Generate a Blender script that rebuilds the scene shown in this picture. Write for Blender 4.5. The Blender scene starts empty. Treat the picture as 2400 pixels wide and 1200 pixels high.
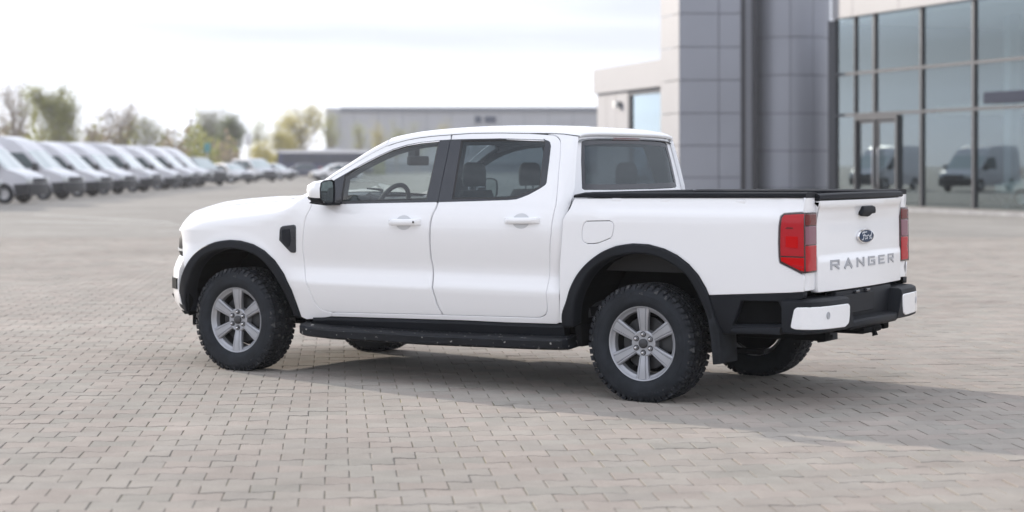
import bpy, bmesh, math, random
import numpy as np
from mathutils import Vector, Matrix
from mathutils.geometry import delaunay_2d_cdt

SC = bpy.context.scene
COL = SC.collection
rnd = random.Random(7)

# ------------------------------------------------------------------ camera, sky, sun, exposure
CAM_POS = (-8.674, 11.033, 1.482)
CAM_YAW = -57.96
cam_data = bpy.data.cameras.new('camera')
cam_data.sensor_width = 36.0
cam_data.lens = 64.59
cam_data.shift_y = -0.0900
cam_data.clip_start = 0.1
cam_data.clip_end = 4000
cam_data.dof.use_dof = True
cam_data.dof.focus_distance = 11.7
cam_data.dof.aperture_fstop = 1.8
cam = bpy.data.objects.new('camera', cam_data)
COL.objects.link(cam)
cam.location = CAM_POS
cam.rotation_euler = (math.pi / 2, 0, math.radians(CAM_YAW - 90))
SC.camera = cam

SUN_DIR = Vector((3.03, -0.637, 1.0)).normalized()
SUN_EL = math.asin(SUN_DIR.z)
SUN_AZ = math.atan2(SUN_DIR.x, SUN_DIR.y)
world = bpy.data.worlds.new('World')
SC.world = world
world.use_nodes = True
wn, wl = world.node_tree.nodes, world.node_tree.links
wn.clear()
w_out = wn.new('ShaderNodeOutputWorld')
w_bg = wn.new('ShaderNodeBackground')
w_bg.inputs['Strength'].default_value = 0.10
w_sky = wn.new('ShaderNodeTexSky')
w_sky.sky_type = 'NISHITA'
w_sky.sun_disc = False
w_sky.sun_elevation = SUN_EL
w_sky.sun_rotation = SUN_AZ
w_sky.dust_density = 0.4
w_sky.ozone_density = 3.0
w_tc = wn.new('ShaderNodeTexCoord')
w_map = wn.new('ShaderNodeMapping')
w_map.inputs['Rotation'].default_value = (math.radians(0.6), math.radians(0.8), 0)
w_map.inputs['Scale'].default_value = (2.0, 2.0, 24.0)
w_noi = wn.new('ShaderNodeTexNoise')
w_noi.inputs['Scale'].default_value = 1.0
w_noi.inputs['Detail'].default_value = 5.0
w_noi.inputs['Roughness'].default_value = 0.42
w_rmp = wn.new('ShaderNodeMapRange')
w_rmp.inputs['From Min'].default_value = 0.36
w_rmp.inputs['From Max'].default_value = 0.64
w_rmp.inputs['To Min'].default_value = 0.10
w_rmp.inputs['To Max'].default_value = 1.0
w_mix = wn.new('ShaderNodeMix'); w_mix.data_type = 'RGBA'
w_mix.inputs['B'].default_value = (11.9, 12.4, 13.7, 1)
wl.new(w_tc.outputs['Generated'], w_map.inputs[0])
wl.new(w_map.outputs[0], w_noi.inputs['Vector'])
wl.new(w_noi.outputs['Fac'], w_rmp.inputs['Value'])
wl.new(w_rmp.outputs[0], w_mix.inputs['Factor'])
w_dim = wn.new('ShaderNodeVectorMath'); w_dim.operation = 'SCALE'; w_dim.inputs['Scale'].default_value = 0.5
wl.new(w_sky.outputs[0], w_dim.inputs[0])
w_pale = wn.new('ShaderNodeMix'); w_pale.data_type = 'RGBA'; w_pale.inputs['Factor'].default_value = 0.80
w_pale.inputs['B'].default_value = (7.9, 8.25, 9.3, 1)      # thin blue showing through the high veil
wl.new(w_dim.outputs[0], w_pale.inputs['A'])
wl.new(w_pale.outputs['Result'], w_mix.inputs['A'])
wl.new(w_mix.outputs['Result'], w_bg.inputs['Color'])
wl.new(w_bg.outputs[0], w_out.inputs[0])

sun_data = bpy.data.lights.new('sun', 'SUN')
sun_data.energy = 5.0
sun_data.angle = math.radians(0.7)
sun_data.color = (1.0, 0.90, 0.78)
sun = bpy.data.objects.new('sun', sun_data)
COL.objects.link(sun)
sun.location = (30, -10, 20)
sun.rotation_euler = SUN_DIR.to_track_quat('Z', 'Y').to_euler()

SC.view_settings.view_transform = 'Standard'
SC.view_settings.look = 'None'
SC.view_settings.gamma = 1.0
SC.view_settings.exposure = 0.25
try:
    SC.view_settings.use_curve_mapping = False
except Exception:
    pass
SC.render.engine = 'CYCLES'
SC.cycles.max_bounces = 8
SC.cycles.transparent_max_bounces = 24
SC.cycles.use_denoising = True
SC.cycles.caustics_reflective = False
SC.cycles.caustics_refractive = False

# the lot has its own axes: s = metres to the right, d = metres ahead of the spot the photograph was taken from
_fy = math.radians(CAM_YAW)
LOT_F = Vector((math.cos(_fy), math.sin(_fy), 0))
LOT_R = Vector((math.sin(_fy), -math.cos(_fy), 0))
LOT_O = Vector((CAM_POS[0], CAM_POS[1], 0))
def lot(s, d, z=0.0):
    return LOT_O + LOT_R * s + LOT_F * d + Vector((0, 0, z))
def lot_angle(ds, dd):
    v = LOT_R * ds + LOT_F * dd
    return math.atan2(v.y, v.x)

# ------------------------------------------------------------------ materials
def mat(name, base, rough=0.5, metal=0.0, coat=0.0, coat_rough=0.03, noise=0.0, nscale=8.0, bump=0.0, bscale=60.0, spec=0.5, fleck=None):
    m = bpy.data.materials.new(name)
    m.use_nodes = True
    nt = m.node_tree
    b = nt.nodes['Principled BSDF']
    b.inputs['Base Color'].default_value = (*base, 1)
    b.inputs['Roughness'].default_value = rough
    b.inputs['Metallic'].default_value = metal
    b.inputs['Coat Weight'].default_value = coat
    b.inputs['Coat Roughness'].default_value = coat_rough
    b.inputs['Coat IOR'].default_value = 1.62
    b.inputs['Specular IOR Level'].default_value = spec
    tc = nt.nodes.new('ShaderNodeTexCoord')
    if noise:
        n = nt.nodes.new('ShaderNodeTexNoise')
        n.inputs['Scale'].default_value = nscale
        n.inputs['Detail'].default_value = 6
        nt.links.new(tc.outputs['Object'], n.inputs['Vector'])
        mr = nt.nodes.new('ShaderNodeMapRange')
        mr.inputs['From Min'].default_value = 0.3
        mr.inputs['From Max'].default_value = 0.7
        mr.inputs['To Min'].default_value = 1 - noise
        mr.inputs['To Max'].default_value = 1 + noise
        nt.links.new(n.outputs['Fac'], mr.inputs['Value'])
        mx = nt.nodes.new('ShaderNodeMix'); mx.data_type = 'RGBA'; mx.blend_type = 'MULTIPLY'
        mx.inputs['Factor'].default_value = 1
        mx.inputs['A'].default_value = (*base, 1)
        nt.links.new(mr.outputs[0], mx.inputs['B'])
        last = mx.outputs['Result']
        if fleck:
            n2 = nt.nodes.new('ShaderNodeTexNoise')
            n2.inputs['Scale'].default_value = fleck[0]
            n2.inputs['Detail'].default_value = 3
            nt.links.new(tc.outputs['Object'], n2.inputs['Vector'])
            gt = nt.nodes.new('ShaderNodeMapRange')
            gt.inputs['From Min'].default_value = fleck[1]
            gt.inputs['From Max'].default_value = fleck[1] + 0.04
            nt.links.new(n2.outputs['Fac'], gt.inputs['Value'])
            m2 = nt.nodes.new('ShaderNodeMix'); m2.data_type = 'RGBA'
            m2.inputs['B'].default_value = (*fleck[2], 1)
            nt.links.new(gt.outputs[0], m2.inputs['Factor'])
            nt.links.new(last, m2.inputs['A'])
            last = m2.outputs['Result']
        nt.links.new(last, b.inputs['Base Color'])
    if bump:
        n = nt.nodes.new('ShaderNodeTexNoise')
        n.inputs['Scale'].default_value = bscale
        n.inputs['Detail'].default_value = 4
        nt.links.new(tc.outputs['Object'], n.inputs['Vector'])
        bp = nt.nodes.new('ShaderNodeBump')
        bp.inputs['Strength'].default_value = bump
        bp.inputs['Distance'].default_value = 0.01
        nt.links.new(n.outputs['Fac'], bp.inputs['Height'])
        nt.links.new(bp.outputs[0], b.inputs['Normal'])
    return m

def glass_mat(name, tint, boost=1.0, gloss=(1, 1, 1), ior=1.5, rough=0.0):
    m = bpy.data.materials.new(name)
    m.use_nodes = True
    nt = m.node_tree
    nt.nodes.clear()
    o = nt.nodes.new('ShaderNodeOutputMaterial')
    t = nt.nodes.new('ShaderNodeBsdfTransparent'); t.inputs[0].default_value = (*tint, 1)
    g = nt.nodes.new('ShaderNodeBsdfGlossy'); g.inputs['Color'].default_value = (*gloss, 1); g.inputs['Roughness'].default_value = rough
    ge = nt.nodes.new('ShaderNodeNewGeometry')
    dt = nt.nodes.new('ShaderNodeVectorMath'); dt.operation = 'DOT_PRODUCT'
    nt.links.new(ge.outputs['Normal'], dt.inputs[0]); nt.links.new(ge.outputs['Incoming'], dt.inputs[1])
    def mth(op, a, b):
        q = nt.nodes.new('ShaderNodeMath'); q.operation = op
        for i_, v_ in enumerate((a, b)):
            if v_ is None: continue
            if isinstance(v_, (int, float)): q.inputs[i_].default_value = v_
            else: nt.links.new(v_, q.inputs[i_])
        return q.outputs[0]
    f0 = ((ior - 1) / (ior + 1)) ** 2
    c_ = mth('SUBTRACT', 1.0, mth('ABSOLUTE', dt.outputs['Value'], None))
    f_ = mth('ADD', mth('MULTIPLY', mth('POWER', c_, 5.0), 1 - f0), f0)
    mu = nt.nodes.new('ShaderNodeMath'); mu.operation = 'MULTIPLY'; mu.use_clamp = True
    mu.inputs[1].default_value = boost
    nt.links.new(f_, mu.inputs[0])
    mx = nt.nodes.new('ShaderNodeMixShader')
    nt.links.new(mu.outputs[0], mx.inputs[0])
    nt.links.new(t.outputs[0], mx.inputs[1])
    nt.links.new(g.outputs[0], mx.inputs[2])
    nt.links.new(mx.outputs[0], o.inputs[0])
    return m

M = {}
M['paint'] = mat('white_paint', (0.92, 0.925, 0.945), 0.30, coat=1.0, coat_rough=0.02)
M['paint_in'] = mat('unlit_steel', (0.05, 0.05, 0.055), 0.7)
M['trim'] = mat('gloss_black_trim', (0.018, 0.022, 0.031), 0.25, coat=0.35, coat_rough=0.08)
M['seal'] = mat('rubber_seal', (0.012, 0.012, 0.013), 0.5)
M['plastic'] = mat('textured_black_plastic', (0.0085, 0.0105, 0.0150), 0.6, spec=0.25, noise=0.2, nscale=5, bump=0.12, bscale=420)
M['plastic_dust'] = mat('dusty_step_plastic', (0.0090, 0.0110, 0.0150), 0.55, spec=0.25, noise=0.3, nscale=9, bump=0.15, bscale=300, fleck=(34, 0.655, (0.40, 0.39, 0.38)))
M['dark'] = mat('underbody_black', (0.0045, 0.005, 0.006), 0.85, spec=0.1, noise=0.3, nscale=12)
M['flap'] = mat('dusty_rubber', (0.019, 0.022, 0.027), 0.75, spec=0.2, noise=0.45, nscale=7)
M['tyre'] = mat('tyre_rubber', (0.0165, 0.0200, 0.0260), 0.72, spec=0.3, noise=0.30, nscale=14, bump=0.2, bscale=160)
M['tread'] = mat('tread_rubber', (0.026, 0.0285, 0.034), 0.85, spec=0.2, noise=0.55, nscale=22, fleck=(26, 0.60, (0.085, 0.085, 0.088)))
M['rim'] = mat('silver_alloy', (0.40, 0.41, 0.44), 0.38, metal=0.45, noise=0.08, nscale=10)
M['barrel'] = mat('inner_barrel', (0.045, 0.047, 0.052), 0.5, metal=0.4)
M['cap'] = mat('dark_cap', (0.06, 0.06, 0.065), 0.45, metal=0.3)
M['nut'] = mat('chrome_nut', (0.75, 0.75, 0.77), 0.18, metal=1.0)
M['disc'] = mat('brake_iron', (0.055, 0.057, 0.062), 0.5, metal=0.6)
M['chrome'] = mat('chrome', (0.8, 0.8, 0.82), 0.1, metal=1.0)
M['badge'] = mat('badge_blue', (0.010, 0.030, 0.075), 0.35, spec=0.25)
M['script'] = mat('badge_script', (0.75, 0.77, 0.8), 0.4)
M['trim2'] = mat('glass_border', (0.020, 0.022, 0.032), 0.12, spec=0.6)
M['letter'] = mat('grey_lettering', (0.42, 0.43, 0.46), 0.4, metal=0.2)
M['red_hi'] = mat('red_lens_bright', (0.56, 0.004, 0.006), 0.3, spec=.12)
M['red_mid'] = mat('red_lens', (0.46, 0.012, 0.022), 0.18, spec=.3, coat=.1)
M['red_dark'] = mat('red_lens_dark', (0.14, 0.004, 0.007), 0.15, coat=.25)
M['lens_clear'] = mat('reverse_lens', (0.24, 0.10, 0.14), 0.15, coat=.2)
M['lamp_edge'] = mat('lamp_housing', (0.035, 0.006, 0.009), 0.25, coat=.5)
M['lens_front'] = mat('headlight_lens', (0.008, 0.009, 0.011), 0.45, spec=.08)
M['glass_front'] = glass_mat('light_tint_glass', (0.70, 0.78, 0.78), 2.0)
M['glass_rear'] = glass_mat('privacy_glass', (0.27, 0.32, 0.35), 1.7, gloss=(.9, .97, 1))
M['glass_back'] = glass_mat('rear_privacy_glass', (0.17, 0.21, 0.235), 1.25, gloss=(.9, .97, 1))
M['glass_wind'] = glass_mat('windscreen_glass', (0.80, 0.84, 0.83), 1.2)
M['mirror'] = mat('mirror_glass', (0.62, 0.68, 0.68), 0.02, metal=1.0)
M['inside'] = mat('interior_trim', (0.055, 0.058, 0.064), 0.8, noise=0.1)
M['liner'] = mat('headliner', (0.34, 0.35, 0.36), 0.9)
M['seat'] = mat('seat_cloth', (0.040, 0.044, 0.052), 0.9, noise=0.15, nscale=30)
M['bedliner'] = mat('bed_liner', (0.02, 0.02, 0.022), 0.7, bump=0.2, bscale=200)

# ------------------------------------------------------------------ object helpers
def link(o, parent=None):
    COL.objects.link(o)
    if parent is not None:
        o.parent = parent
    return o

def thing(name, label, cat, loc=(0, 0, 0), rz=0.0, group=None):
    o = bpy.data.objects.new(name, None)
    o.empty_display_size = 0.3
    COL.objects.link(o)
    o.location = loc
    o.rotation_euler = (0, 0, rz)
    o['label'] = label
    o['category'] = cat
    if group:
        o['group'] = group
    return o

def tag(o, label=None, cat=None, group=None, kind=None):
    if label: o['label'] = label
    if cat: o['category'] = cat
    if group: o['group'] = group
    if kind: o['kind'] = kind
    return o

def node(name, parent, loc=(0, 0, 0), rot=(0, 0, 0)):
    o = bpy.data.objects.new(name, None)
    o.empty_display_size = 0.1
    COL.objects.link(o)
    o.parent = parent
    o.location = loc
    o.rotation_euler = rot
    return o

def copy_tree(o, parent=None):
    c = o.copy()
    COL.objects.link(c)
    if parent is not None:
        c.parent = parent
    for ch in list(o.children):
        copy_tree(ch, c)
    return c

class MB:
    """collects verts and faces, links them as one mesh object"""
    def __init__(self):
        self.v, self.f, self.mi = [], [], []
    def add(self, v, f, mi=0):
        n = len(self.v)
        self.v += [tuple(p) for p in v]
        self.f += [tuple(i + n for i in q) for q in f]
        self.mi += [mi] * len(f)
        return self
    def box(self, lo, hi, mi=0):
        x0, y0, z0 = lo; x1, y1, z1 = hi
        v = [(x0, y0, z0), (x1, y0, z0), (x1, y1, z0), (x0, y1, z0), (x0, y0, z1), (x1, y0, z1), (x1, y1, z1), (x0, y1, z1)]
        f = [(0, 3, 2, 1), (4, 5, 6, 7), (0, 1, 5, 4), (1, 2, 6, 5), (2, 3, 7, 6), (3, 0, 4, 7)]
        return self.add(v, f, mi)
    def bbox(self, lo, hi, r=0.01, seg=2, mi=0, mtx=None):
        bm = bmesh.new()
        bmesh.ops.create_cube(bm, size=1.0)
        c = [(a + b) / 2 for a, b in zip(lo, hi)]; s = [abs(b - a) for a, b in zip(lo, hi)]
        for vv in bm.verts:
            vv.co = Vector((vv.co.x * s[0] + c[0], vv.co.y * s[1] + c[1], vv.co.z * s[2] + c[2]))
        bmesh.ops.bevel(bm, geom=list(bm.edges), offset=r, segments=seg, affect='EDGES', profile=0.5)
        return self.bm(bm, mi, mtx)
    def bm(self, bm, mi=0, mtx=None):
        if mtx is not None:
            bmesh.ops.transform(bm, matrix=mtx, verts=bm.verts)
        bm.verts.index_update()
        self.add([v.co[:] for v in bm.verts], [[v.index for v in f.verts] for f in bm.faces], mi)
        bm.free()
        return self
    def prism(self, pts, axis, a, b, r=0.0, seg=2, mi=0, mtx=None):
        """2D polygon in the plane normal to axis, from a to b along it, edges rounded by r"""
        bm = bmesh.new()
        def p3(p, t):
            return {'x': (t, p[0], p[1]), 'y': (p[0], t, p[1]), 'z': (p[0], p[1], t)}[axis]
        lo = [bm.verts.new(p3(p, a)) for p in pts]
        hi = [bm.verts.new(p3(p, b)) for p in pts]
        n = len(pts)
        bm.faces.new(lo); bm.faces.new(hi[::-1])
        for i in range(n):
            j = (i + 1) % n
            bm.faces.new((lo[j], lo[i], hi[i], hi[j]))
        bmesh.ops.recalc_face_normals(bm, faces=bm.faces)
        if r:
            bmesh.ops.bevel(bm, geom=[e for e in bm.edges], offset=r, segments=seg, affect='EDGES', profile=0.5, clamp_overlap=True)
        return self.bm(bm, mi, mtx)
    def loft(self, rings, closed=True, cap=True, mi=0):
        n = len(rings[0]); v = [p for r in rings for p in r]; f = []
        for k in range(len(rings) - 1):
            for i in range(n if closed else n - 1):
                j = (i + 1) % n
                f.append((k * n + i, k * n + j, (k + 1) * n + j, (k + 1) * n + i))
        if cap and closed:
            f.append(tuple(range(n))[::-1])
            f.append(tuple(range((len(rings) - 1) * n, len(rings) * n)))
        return self.add(v, f, mi)
    def tube(self, pts, rad, sides=8, mi=0, cap=True):
        rings = []
        for i, p in enumerate(pts):
            p = Vector(p)
            a = Vector(pts[max(0, i - 1)]); b = Vector(pts[min(len(pts) - 1, i + 1)])
            t = (b - a).normalized()
            u = t.cross(Vector((0, 0, 1)))
            if u.length < 1e-3: u = Vector((1, 0, 0))
            u.normalize(); w = t.cross(u)
            r = rad[i] if isinstance(rad, (list, tuple)) else rad
            rings.append([p + (u * math.cos(2 * math.pi * k / sides) + w * math.sin(2 * math.pi * k / sides)) * r for k in range(sides)])
        return self.loft(rings, True, cap, mi)
    def lathe(self, prof, axis='y', seg=48, mi=0, close=False, c=(0, 0, 0)):
        rings = []
        for k in range(seg):
            a = 2 * math.pi * k / seg
            ca, sa = math.cos(a), math.sin(a)
            ring = []
            for (t, r) in prof:
                q = {'y': (r * ca, t, r * sa), 'x': (t, r * ca, r * sa), 'z': (r * ca, r * sa, t)}[axis]
                ring.append((q[0] + c[0], q[1] + c[1], q[2] + c[2]))
            rings.append(ring)
        n = len(prof); v = [p for r in rings for p in r]; f = []
        for k in range(seg):
            k2 = (k + 1) % seg
            for i in range(n if close else n - 1):
                j = (i + 1) % n
                f.append((k * n + i, k * n + j, k2 * n + j, k2 * n + i))
        return self.add(v, f, mi)
    def build(self, name, m, parent=None, smooth=True, angle=35, loc=None, recalc=False):
        me = bpy.data.meshes.new(name)
        me.from_pydata(self.v, [], self.f)
        for mm in (m if isinstance(m, (list, tuple)) else [m]):
            me.materials.append(mm)
        if len(set(self.mi)) > 1:
            me.polygons.foreach_set('material_index', self.mi)
        if recalc:
            bm = bmesh.new(); bm.from_mesh(me)
            bmesh.ops.recalc_face_normals(bm, faces=bm.faces)
            bm.to_mesh(me); bm.free()
        me.update()
        if smooth:
            shade(me, angle)
        o = bpy.data.objects.new(name, me)
        link(o, parent)
        if loc is not None:
            o.location = loc
        return o

def shade(me, angle=35):
    me.polygons.foreach_set('use_smooth', [True] * len(me.polygons))
    bm = bmesh.new(); bm.from_mesh(me)
    lim = math.radians(angle)
    for e in bm.edges:
        if len(e.link_faces) == 2:
            e.smooth = e.calc_face_angle(0) < lim
    bm.to_mesh(me); bm.free()

def area2(p):
    return sum(p[i][0] * p[(i + 1) % len(p)][1] - p[(i + 1) % len(p)][0] * p[i][1] for i in range(len(p))) / 2
def ccw(p):
    return list(p) if area2(p) > 0 else list(p)[::-1]
def inset(p, d):
    """moves a ccw outline inwards by d"""
    n = len(p); o = []
    for i in range(n):
        a, b, c = Vector(p[i - 1]), Vector(p[i]), Vector(p[(i + 1) % n])
        e1 = (b - a); e2 = (c - b)
        if e1.length < 1e-9: e1 = e2
        if e2.length < 1e-9: e2 = e1
        e1.normalize(); e2.normalize()
        n1 = Vector((-e1.y, e1.x)); n2 = Vector((-e2.y, e2.x))
        m = n1 + n2
        if m.length < 1e-6: m = n1.copy()
        m.normalize()
        k = 1 / max(0.5, m.dot(n1))
        o.append((b.x + m.x * d * k, b.y + m.y * d * k))
    return o
def curved(p, k=4):
    """smooth open curve through the given points"""
    o = []
    for i in range(len(p) - 1):
        a, b, c, d = p[max(0, i - 1)], p[i], p[i + 1], p[min(len(p) - 1, i + 2)]
        for q in range(k):
            t = q / k
            o.append(tuple(.5 * (2 * b[j] + (c[j] - a[j]) * t + (2 * a[j] - 5 * b[j] + 4 * c[j] - d[j]) * t * t + (3 * b[j] - a[j] - 3 * c[j] + d[j]) * t ** 3) for j in (0, 1)))
    o.append(p[-1])
    return o
def densify(p, step):
    o = []
    n = len(p)
    for i in range(n):
        a, b = p[i], p[(i + 1) % n]
        L = math.hypot(b[0] - a[0], b[1] - a[1])
        k = max(1, math.ceil(L / step))
        for t in range(k):
            o.append((a[0] + (b[0] - a[0]) * t / k, a[1] + (b[1] - a[1]) * t / k))
    return o
def rounded(p, r, seg=4):
    """rounds the corners of an outline"""
    n = len(p); o = []
    for i in range(n):
        a, b, c = Vector(p[i - 1]), Vector(p[i]), Vector(p[(i + 1) % n])
        d1 = (a - b); d2 = (c - b)
        rr = min(r, d1.length * 0.45, d2.length * 0.45)
        s, e = b + d1.normalized() * rr, b + d2.normalized() * rr
        for k in range(seg + 1):
            t = k / seg
            q = s * (1 - t) ** 2 + b * 2 * t * (1 - t) + e * t * t
            o.append((q.x, q.y))
    return o
def inside(q, p):
    x, y = q; r = False; n = len(p); j = n - 1
    for i in range(n):
        xi, yi = p[i]; xj, yj = p[j]
        if (yi > y) != (yj > y) and x < (xj - xi) * (y - yi) / (yj - yi) + xi:
            r = not r
        j = i
    return r

def panel(name, pts, fmap, out, parent, m, off=0.0, hem=0.004, depth=0.02, gap=0.0, grid=0.05, holes=(), sides=(1,), back=False):
    """sheet-metal panel: an outline (a,b) laid on the surface fmap(a,b), with rolled edges and a return flange.
    out = a rough outward direction. sides: 1 as given, -1 mirrored to the other flank."""
    base = inset(ccw(densify(pts, grid)), gap)
    ring0 = inset(base, hem * 0.9)
    hbase = [inset(ccw(densify(h, grid)), -gap) for h in holes]
    hring0 = [inset(h, -hem * 0.9) for h in hbase]
    pts2 = list(ring0); loops = [list(range(len(ring0)))]
    for h in hring0:
        s = len(pts2); pts2 += h; loops.append(list(range(s, len(pts2))))
    xs = [p[0] for p in ring0]; ys = [p[1] for p in ring0]
    allb = np.array(pts2)
    gy = grid * 0.866; row = 0; y = min(ys) + gy * 0.5
    while y < max(ys):
        x = min(xs) + (grid * 0.5 if row % 2 else 0.0)
        while x < max(xs):
            if ((allb[:, 0] - x) ** 2 + (allb[:, 1] - y) ** 2).min() > (0.5 * grid) ** 2 and inside((x, y), ring0) and not any(inside((x, y), h) for h in hring0):
                pts2.append((x, y))
            x += grid
        y += gy; row += 1
    edges = []
    for lp in loops:
        edges += [(lp[i], lp[(i + 1) % len(lp)]) for i in range(len(lp))]
    vo, eo, fo, ov, oe, of = delaunay_2d_cdt([Vector(p) for p in pts2], edges, [], 0, 1e-6)
    back_idx = {}
    for i, l in enumerate(ov):
        for k in l: back_idx[k] = i
    tri = []
    for f in fo:
        cx = sum(vo[i].x for i in f) / len(f); cy = sum(vo[i].y for i in f) / len(f)
        if inside((cx, cy), ring0) and not any(inside((cx, cy), h) for h in hring0):
            tri.append(tuple(f))
    out = Vector(out)
    def pn(a, b):
        e = 0.003
        p = Vector(fmap(a, b))
        ta = Vector(fmap(a + e, b)) - Vector(fmap(a - e, b)); tb = Vector(fmap(a, b + e)) - Vector(fmap(a, b - e))
        n = ta.cross(tb).normalized()
        if n.dot(out) < 0: n = -n
        return p, n
    V, N = [], []
    for p in vo:
        q, n = pn(p.x, p.y)
        V.append(q + n * off); N.append(n)
    if sum((V[t[1]] - V[t[0]]).cross(V[t[2]] - V[t[0]]).dot(N[t[0]]) for t in tri) < 0:
        tri = [t[::-1] for t in tri]
    F = list(tri)
    for lp, bs, sgn in [(loops[0], base, 1)] + [(l, h, -1) for l, h in zip(loops[1:], hbase)]:
        n = len(lp); s1 = len(V); r1, r2, nn1, nn2 = [], [], [], []
        for i in range(n):
            q, nv = pn(*bs[i]); inner = V[back_idx[lp[i]]]
            q = q + nv * off
            o = (q - inner); o -= nv * o.dot(nv)
            o = o.normalized() if o.length > 1e-7 else nv
            r1.append(q - nv * hem); nn1.append((nv * 0.5 + o).normalized())
            r2.append(q - nv * depth); nn2.append(o)
        V += r1 + r2; N += nn1 + nn2
        for i in range(n):
            j = (i + 1) % n
            A, B = back_idx[lp[i]], back_idx[lp[j]]
            q1 = (A, s1 + i, s1 + j, B); q2 = (s1 + i, s1 + n + i, s1 + n + j, s1 + j)
            for q in (q1, q2):
                nf = (V[q[1]] - V[q[0]]).cross(V[q[2]] - V[q[0]])
                F.append(q if nf.dot(N[q[1]]) > 0 else q[::-1])
        if back and sgn == 1:
            F.append(tuple(range(s1 + n, s1 + 2 * n)))
    res = []
    for sd in sides:
        me = bpy.data.meshes.new(name)
        if sd == 1:
            me.from_pydata(V, [], F)
            NN = N
        else:
            me.from_pydata([(p[0], -p[1], p[2]) for p in V], [], [f[::-1] for f in F])
            NN = [Vector((n[0], -n[1], n[2])) for n in N]
        me.materials.append(m)
        me.polygons.foreach_set('use_smooth', [True] * len(me.polygons))
        me.normals_split_custom_set_from_vertices([tuple(n) for n in NN])
        o = bpy.data.objects.new(name, me)
        link(o, parent[0 if sd == 1 else 1] if isinstance(parent, (list, tuple)) else parent)
        res.append(o)
    return res

# ------------------------------------------------------------------ ground
BL, BW, GAPX, GAPY = 0.226, 0.180, 0.0052, 0.0022     # paver module and joints
ROW_A = math.radians(37.5)
PU = Vector((math.cos(ROW_A), math.sin(ROW_A), 0)); PV = Vector((-math.sin(ROW_A), math.cos(ROW_A), 0))

def paver_material():
    m = bpy.data.materials.new('concrete_paver'); m.use_nodes = True
    nt = m.node_tree; b = nt.nodes['Principled BSDF']; L = nt.links.new
    b.inputs['Roughness'].default_value = 0.9
    b.inputs['Diffuse Roughness'].default_value = 0.45
    b.inputs['Specular IOR Level'].default_value = 0.12
    geo = nt.nodes.new('ShaderNodeNewGeometry')
    at = nt.nodes.new('ShaderNodeAttribute'); at.attribute_name = 'tone'
    def noise(scale, detail=5, rough=0.6):
        n = nt.nodes.new('ShaderNodeTexNoise'); n.inputs['Scale'].default_value = scale
        n.inputs['Detail'].default_value = detail; n.inputs['Roughness'].default_value = rough
        L(geo.outputs['Position'], n.inputs['Vector']); return n
    def rng(src, a, c, lo, hi):
        r = nt.nodes.new('ShaderNodeMapRange')
        for k, v in zip(('From Min', 'From Max', 'To Min', 'To Max'), (a, c, lo, hi)): r.inputs[k].default_value = v
        L(src, r.inputs['Value']); return r.outputs[0]
    def mul(a, c):
        x = nt.nodes.new('ShaderNodeMix'); x.data_type = 'RGBA'; x.blend_type = 'MULTIPLY'; x.inputs['Factor'].default_value = 1
        L(a, x.inputs['A']); L(c, x.inputs['B']); return x.outputs['Result']
    def mixc(f, a, col):
        x = nt.nodes.new('ShaderNodeMix'); x.data_type = 'RGBA'
        L(f, x.inputs['Factor']); L(a, x.inputs['A']); x.inputs['B'].default_value = (*col, 1); return x.outputs['Result']
    c = at.outputs['Color']
    c = mul(c, rng(noise(0.35, 4).outputs['Fac'], 0.3, 0.7, 0.86, 1.12))
    c = mul(c, rng(noise(2.6, 6, 0.65).outputs['Fac'], 0.3, 0.72, 0.86, 1.10))
    c = mul(c, rng(noise(150, 3, 0.7).outputs['Fac'], 0.25, 0.75, 0.80, 1.18))
    c = mixc(rng(noise(1.3, 7, 0.7).outputs['Fac'], 0.62, 0.80, 0.0, 0.42), c, (0.20, 0.175, 0.13))
    c = mixc(rng(noise(3.1, 4, 0.6).outputs['Fac'], 0.68, 0.75, 0.0, 0.5), c, (0.14, 0.135, 0.12))
    L(c, b.inputs['Base Color'])
    n = noise(220, 4, 0.7); bp = nt.nodes.new('ShaderNodeBump'); bp.inputs['Strength'].default_value = 0.35; bp.inputs['Distance'].default_value = 0.003
    L(n.outputs['Fac'], bp.inputs['Height']); L(bp.outputs[0], b.inputs['Normal'])
    return m
M['paver'] = paver_material()

def joint_material():
    m = bpy.data.materials.new('joint_sand'); m.use_nodes = True
    nt = m.node_tree; b = nt.nodes['Principled BSDF']; L = nt.links.new
    b.inputs['Roughness'].default_value = 0.95
    geo = nt.nodes.new('ShaderNodeNewGeometry')
    n = nt.nodes.new('ShaderNodeTexNoise'); n.inputs['Scale'].default_value = 1.1; n.inputs['Detail'].default_value = 6
    L(geo.outputs['Position'], n.inputs['Vector'])
    r = nt.nodes.new('ShaderNodeValToRGB')
    r.color_ramp.elements[0].position = 0.42; r.color_ramp.elements[0].color = (0.23, 0.215, 0.19, 1)
    r.color_ramp.elements[1].position = 0.66; r.color_ramp.elements[1].color = (0.23, 0.215, 0.12, 1)
    L(n.outputs['Fac'], r.inputs[0]); L(r.outputs[0], b.inputs['Base Color'])
    return m
M['joint'] = joint_material()

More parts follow.
